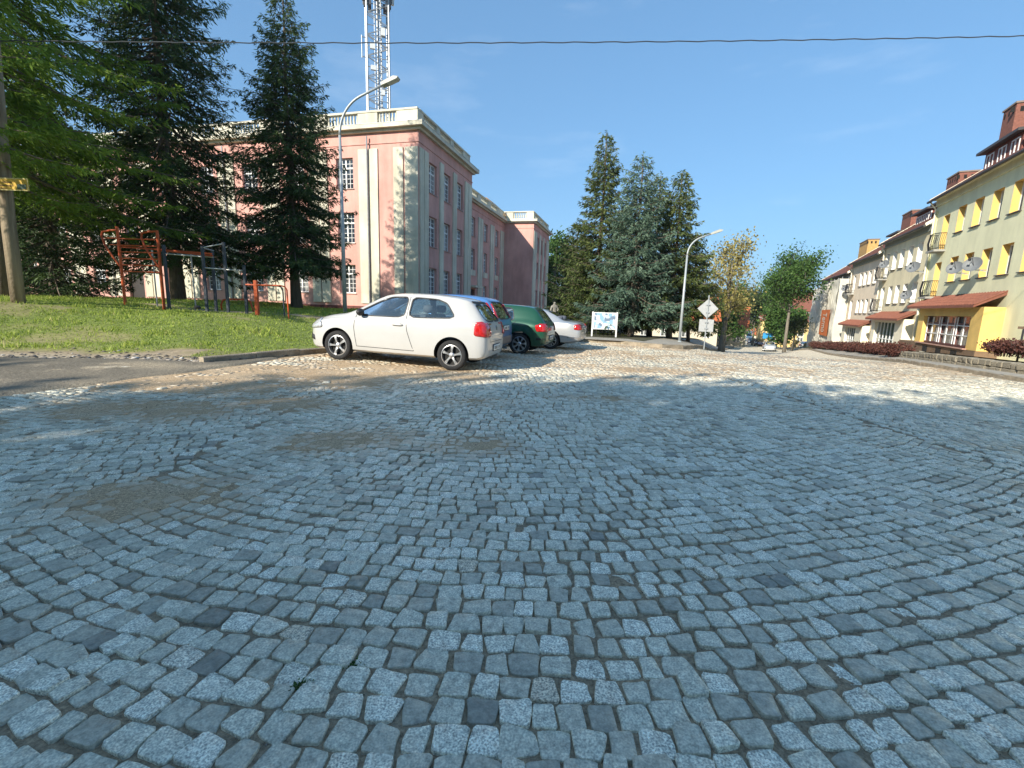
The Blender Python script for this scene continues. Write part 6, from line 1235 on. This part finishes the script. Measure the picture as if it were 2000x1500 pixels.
for k in range(6):
    for s in (-1, 1): q = MB(); q.box(-.34+k*.115, -.25+k*.115, s*.345-.012, s*.345+.012, .1, 1.05); q.build('slat', mSlate, bn)
# low iron fence along the park edge behind the cars
fe = empty('park_fence', (2.2, 24.5, float(g(2.2, 24.5))+.15), rad(4), 'low dark iron fence behind the silver saloon', 'fence')
for k in range(26): q = MB(); q.bar((k*.22-2, 0, -.2), (k*.22-2, 0, .85), .025); q.build('picket', mIron, fe)
q = MB(); q.bar((-2, 0, .75), (3.6, 0, .75), .035); q.bar((-2, 0, .2), (3.6, 0, .2), .035); q.build('rail', mIron, fe)
# ---------------------------------------------------------------- rubble stone wall on the right
mRub = M('rubble_stone', (.20, .17, .12), .95, .35, 6, .8, 25, col2=(.33, .29, .22))
wl = empty('stone_wall', tuple(RW3[2]), 0, 'low rubble stone wall in front of the yellow house', 'wall'); rg = random.Random(9); WP = np.array(RW3)[:, :3]; dW = np.r_[0, np.cumsum(np.linalg.norm(np.diff(WP[:, :2], axis=0), axis=1))]
meshes = []
for k in range(6):
    bm = bmesh.new(); bmesh.ops.create_cube(bm, size=1); bmesh.ops.bevel(bm, geom=bm.edges[:], offset=.12, segments=1, affect='EDGES')
    for v in bm.verts: v.co += Vector((rg.uniform(-.06, .06), rg.uniform(-.06, .06), rg.uniform(-.06, .06)))
    me = bpy.data.meshes.new('stone'); bm.to_mesh(me); bm.free(); me.materials.append(mRub); meshes.append(me)
def wall_pt(t): return np.array([np.interp(t, dW, WP[:, k]) for k in range(3)])
core = MB(); pts = [wall_pt(t) for t in np.linspace(0, dW[-1], 24)]
for a, b in zip(pts[:-1], pts[1:]):
    core.bar(Vector(a-np.array(RW3[2]))+Vector((.2, .08, .12)), Vector(b-np.array(RW3[2]))+Vector((.2, .08, .12)), .22, .46)
core.build('mortar_core', M('wall_mortar', (.15, .13, .10), .95), wl)
t = 1.2
while t < dW[-1]-.1:
    L_ = rg.uniform(.22, .46)
    for row in range(2):
        p = wall_pt(t+L_/2); p1 = wall_pt(t+L_/2+.05); an = math.atan2(p1[1]-p[1], p1[0]-p[0]); o = bpy.data.objects.new('stone', meshes[rg.randint(0, 5)]); COL.objects.link(o); o.parent = wl; q_ = p-np.array(RW3[2]); o.location = (q_[0]+.17+rg.uniform(-.02, .02), q_[1]+.06, q_[2]+.10+row*.19); o.rotation_euler = (rg.uniform(-.05, .05), rg.uniform(-.06, .06), an); o.scale = (L_*rg.uniform(.86, 1.02)/1.0, .36, .18+rg.uniform(0, .03))
    t += L_*.98
# wooden rail at the right edge
P = gpix(1985, 722); rl = empty('wooden_rail', (P[0]+1.6, P[1]+1.5, verge_z(P[0]+1.6, P[1]+1.5)+.45), rad(-62), 'dark wooden handrail with two boards at the right edge of the picture', 'railing'); mWdD = M('dark_wood', (.12, .08, .05), .9, .3, 5)
for x in (0, 1.5): q = MB(); q.bar((x, 0, -.8), (x, 0, 1.0), .05); q.build('post', mIron, rl)
for z in (.95, .38, .08): q = MB(); q.box(-.15, 2.4, -.03, .03, z-.045, z+.045); q.build('board', mWdD, rl)
# ---------------------------------------------------------------- houses far down the street
def simple_house(px, pyeave, Y, wdt, dep, rot, wallm, roofm, label, ridge=3.0, rows=2, cols=3, base=None):
    T_ = at_y(px, pyeave, Y); gz = float(g(T_[0], T_[1]))-.5; H_ = T_[2]-gz; h = empty('distant_house', (T_[0], T_[1], gz), rot, label, 'house', 'houses far down the street')
    q = MB(); q.add([(-wdt/2, 0, 0), (wdt/2, 0, 0), (wdt/2, dep, 0), (-wdt/2, dep, 0), (-wdt/2, 0, H_), (wdt/2, 0, H_), (wdt/2, dep, H_), (-wdt/2, dep, H_), (-wdt/2, dep/2, H_+ridge), (wdt/2, dep/2, H_+ridge)], [(0, 1, 5, 4), (2, 3, 7, 6), (1, 2, 6, 9, 5), (3, 0, 4, 8, 7)]); q.build('wall', wallm, h)
    q = MB(); s_ = ridge/(dep/2); o_ = .35; q.prism([(-o_, H_-o_*s_+.1), (dep/2, H_+ridge+.1), (dep+o_, H_-o_*s_+.1), (dep+o_, H_-o_*s_-.05), (dep/2, H_+ridge-.05), (-o_, H_-o_*s_-.05)], lambda y, z, x: (x, y, z), -wdt/2-.3, wdt/2+.3); rf = q.build('roof', roofm, h)
    q = MB(); q.box(wdt*.2, wdt*.2+.7, dep/2-.4, dep/2+.4, H_+ridge*.6, H_+ridge+1.0); q.build('chimney', mBrick, rf)
    wm = window_meshes(1.0, 1.3, 2, [], None)
    for r in range(rows):
        for c in range(cols): put_window(h, wm, None, (-wdt/2+(c+.5)*wdt/cols, -.07, .9+(H_-1.2)*(r/rows)+.3), 0, mWhite, mCurt)
    return h
mRoofO = M('orange_tiles', (.42, .12, .045), .85, .3, 3, .4, 15); mCreamH = M('cream_house_wall', (.58, .52, .40), .9, .08, 1.5); mYelH = M('sand_yellow_wall', (.62, .45, .20), .9, .08, 1.5)
simple_house(1405, 636, 84, 9, 9, rad(-25), mCreamH, mRoofO, 'cream house with bright orange roof behind the road sign', 3.4)
simple_house(1300, 620, 66, 14, 9, rad(-15), mCreamH, mRoofO, 'cream house glimpsed between the conifer trunks', 3.0, 2, 5)
simple_house(1540, 626, 88, 9, 9, rad(-24), mYelH, mTile, 'sand yellow house down the street behind the green tree', 1.4, 3, 2)
simple_house(1598, 606, 92, 8, 10, rad(-24), M('distant_grey_wall', (.40, .41, .40), .9), mTile, 'grey house with red roof behind the scaffold', 3.6, 3, 3)
simple_house(1450, 652, 150, 16, 10, rad(-20), mCreamH, mRoofO, 'pale house closing the view at the bottom of the street', 4, 2, 4)
# blue sign box, yellow sign and delivery van on the street
P = gpix(1503, 684); bs = empty('blue_sign', (P[0]+.9, P[1]+2.6, P[2]-.3), rad(-24), 'bright blue sign box on a post above the silver car', 'sign'); q = MB(); q.tube([(0, 0, -.5), (0, 0, 2.2)], .05, 6); q.build('post', mLampG, bs); q = MB(); q.box(-.75, .75, -.1, .1, 2.0, 2.9); q.build('box', M('sign_blue', (.02, .25, .55), .5), bs)
P = gpix(1538, 682); ysg = empty('yellow_sign', (P[0]+4, P[1]+7, float(g(P[0]+4, P[1]+7))), rad(-24), 'small yellow sign plate beside the sand yellow house', 'sign'); q = MB(); q.tube([(0, 0, -.5), (0, 0, 2.6)], .04, 6); q.build('post', mLampG, ysg); q = MB(); q.prism([(-.42, 2.5), (.0, 2.05), (.42, 2.5), (0, 2.95)], lambda a, b, d: (a, d, b), -.06, -.035); q.build('plate', M('sign_orange_yellow', (.70, .36, .02), .5), ysg)
P = gpix(1460, 664); vn = empty('delivery_van', tuple(P), math.pi/2-T_R+math.pi, 'white box van facing up the far street', 'van', None)
q = MB(); q.prism([(-2.4, .45), (2.3, .45), (2.45, .9), (2.2, 1.25), (1.7, 2.0), (1.4, 2.1), (1.4, 2.7), (-2.4, 2.7)], lambda a, b, d: (a, d, b), -.98, .98); q.build('body', MATS['far_white_paint'], vn, smooth=True, ang=30)
q = MB(); q.add([(2.22, -.85, 1.28), (2.22, .85, 1.28), (1.75, .8, 1.98), (1.75, -.8, 1.98)], [(0, 1, 2, 3)]); o = q.build('windscreen', mPane, vn); o.location = (.03, 0, .01)
hm, tm, rm = wheel_meshes(.34, .2, 6, 'plain')
for x in (-1.5, 1.6):
    for s in (-1, 1): o = link('wheel', hm, mRimD, vn); o.location = (x, s*.88, .34); o.rotation_euler = (0, 0, 0 if s > 0 else math.pi); link('tyre', tm, mTyre, o); link('rim', rm, mRim, o)
# ---------------------------------------------------------------- hills on the horizon
mHill = M('forest_hill', (.035, .055, .03), .95, .25, .004)
V = []; nx, ny = 90, 14
for j in range(ny):
    for i in range(nx):
        a = rad(-75+150*i/(nx-1)); r = 2300+j*150; pk = math.exp(-((math.degrees(a)-25.5)/7)**2)*150+math.exp(-((math.degrees(a)-8)/14)**2)*60+25*vnoise(i*.3, 1.5, 91)+18*float(fbm(i*.25, j*.5, 92)); V.append((r*math.sin(a), r*math.cos(a), -40+(pk+35)*math.sin(math.pi*min(1, j/(ny-1))*.5)))
link('hills', np_mesh('hills', np.array(V), np.array([(j*nx+i, j*nx+i+1, (j+1)*nx+i+1, (j+1)*nx+i) for j in range(ny-1) for i in range(nx-1)]), 4, None, True), mHill, kind='structure')
# weeds in the joints
for (wx_, wy_, lab) in ((605, 1328, 'small green weed tuft growing between the near cobbles'), (690, 1324, 'tiny weed tuft to the right of the larger one in the joints')):
    P = gpix(wx_, wy_); cand = np.random.default_rng(wx_).normal(0, .05, (400, 2))+P[:2]; dm = np.min(np.hypot((cand[:, 0][:, None]-PX[None])/1.0, cand[:, 1][:, None]-PY[None]), axis=1); x, y = cand[np.argmax(dm)]
    rgw = np.random.default_rng(wx_); n = 90 if wx_ < 650 else 50; t = empty('weed', (x, y, -.006), 0, lab, 'weed', 'weeds in the cobble joints'); a = rgw.uniform(0, 6.28, n); P = np.stack([rgw.normal(0, .018, n), rgw.normal(0, .012, n), np.zeros(n)], -1); D_ = np.stack([np.cos(a), np.sin(a), rgw.uniform(.3, 1.2, n)], -1); L_ = rgw.uniform(.006, .019, n); link('leaves', sprigs_mesh('leaves', P, D_, L_, L_*.5, rgw.uniform(.2, .8, n), rgw), mGrnL, t)
# ---------------------------------------------------------------- haze
HAZE = 0.0002
hz = MB(); hz.box(-5200, 5200, -400, 4600, -60, 190)
mHz = bpy.data.materials.new('haze_air'); mHz.use_nodes = True; _n = mHz.node_tree; _n.nodes.remove(_n.nodes['Principled BSDF']); _pv = _n.nodes.new('ShaderNodeVolumePrincipled'); _pv.inputs['Color'].default_value = (.80, .90, 1.0, 1); _pv.inputs['Density'].default_value = HAZE; _pv.inputs['Anisotropy'].default_value = .2; _n.links.new(_pv.outputs[0], _n.nodes['Material Output'].inputs['Volume'])
if HAZE: hz.build('haze', mHz, None, kind='stuff', label='thin bluish morning haze over the far street and hills', cat='haze')
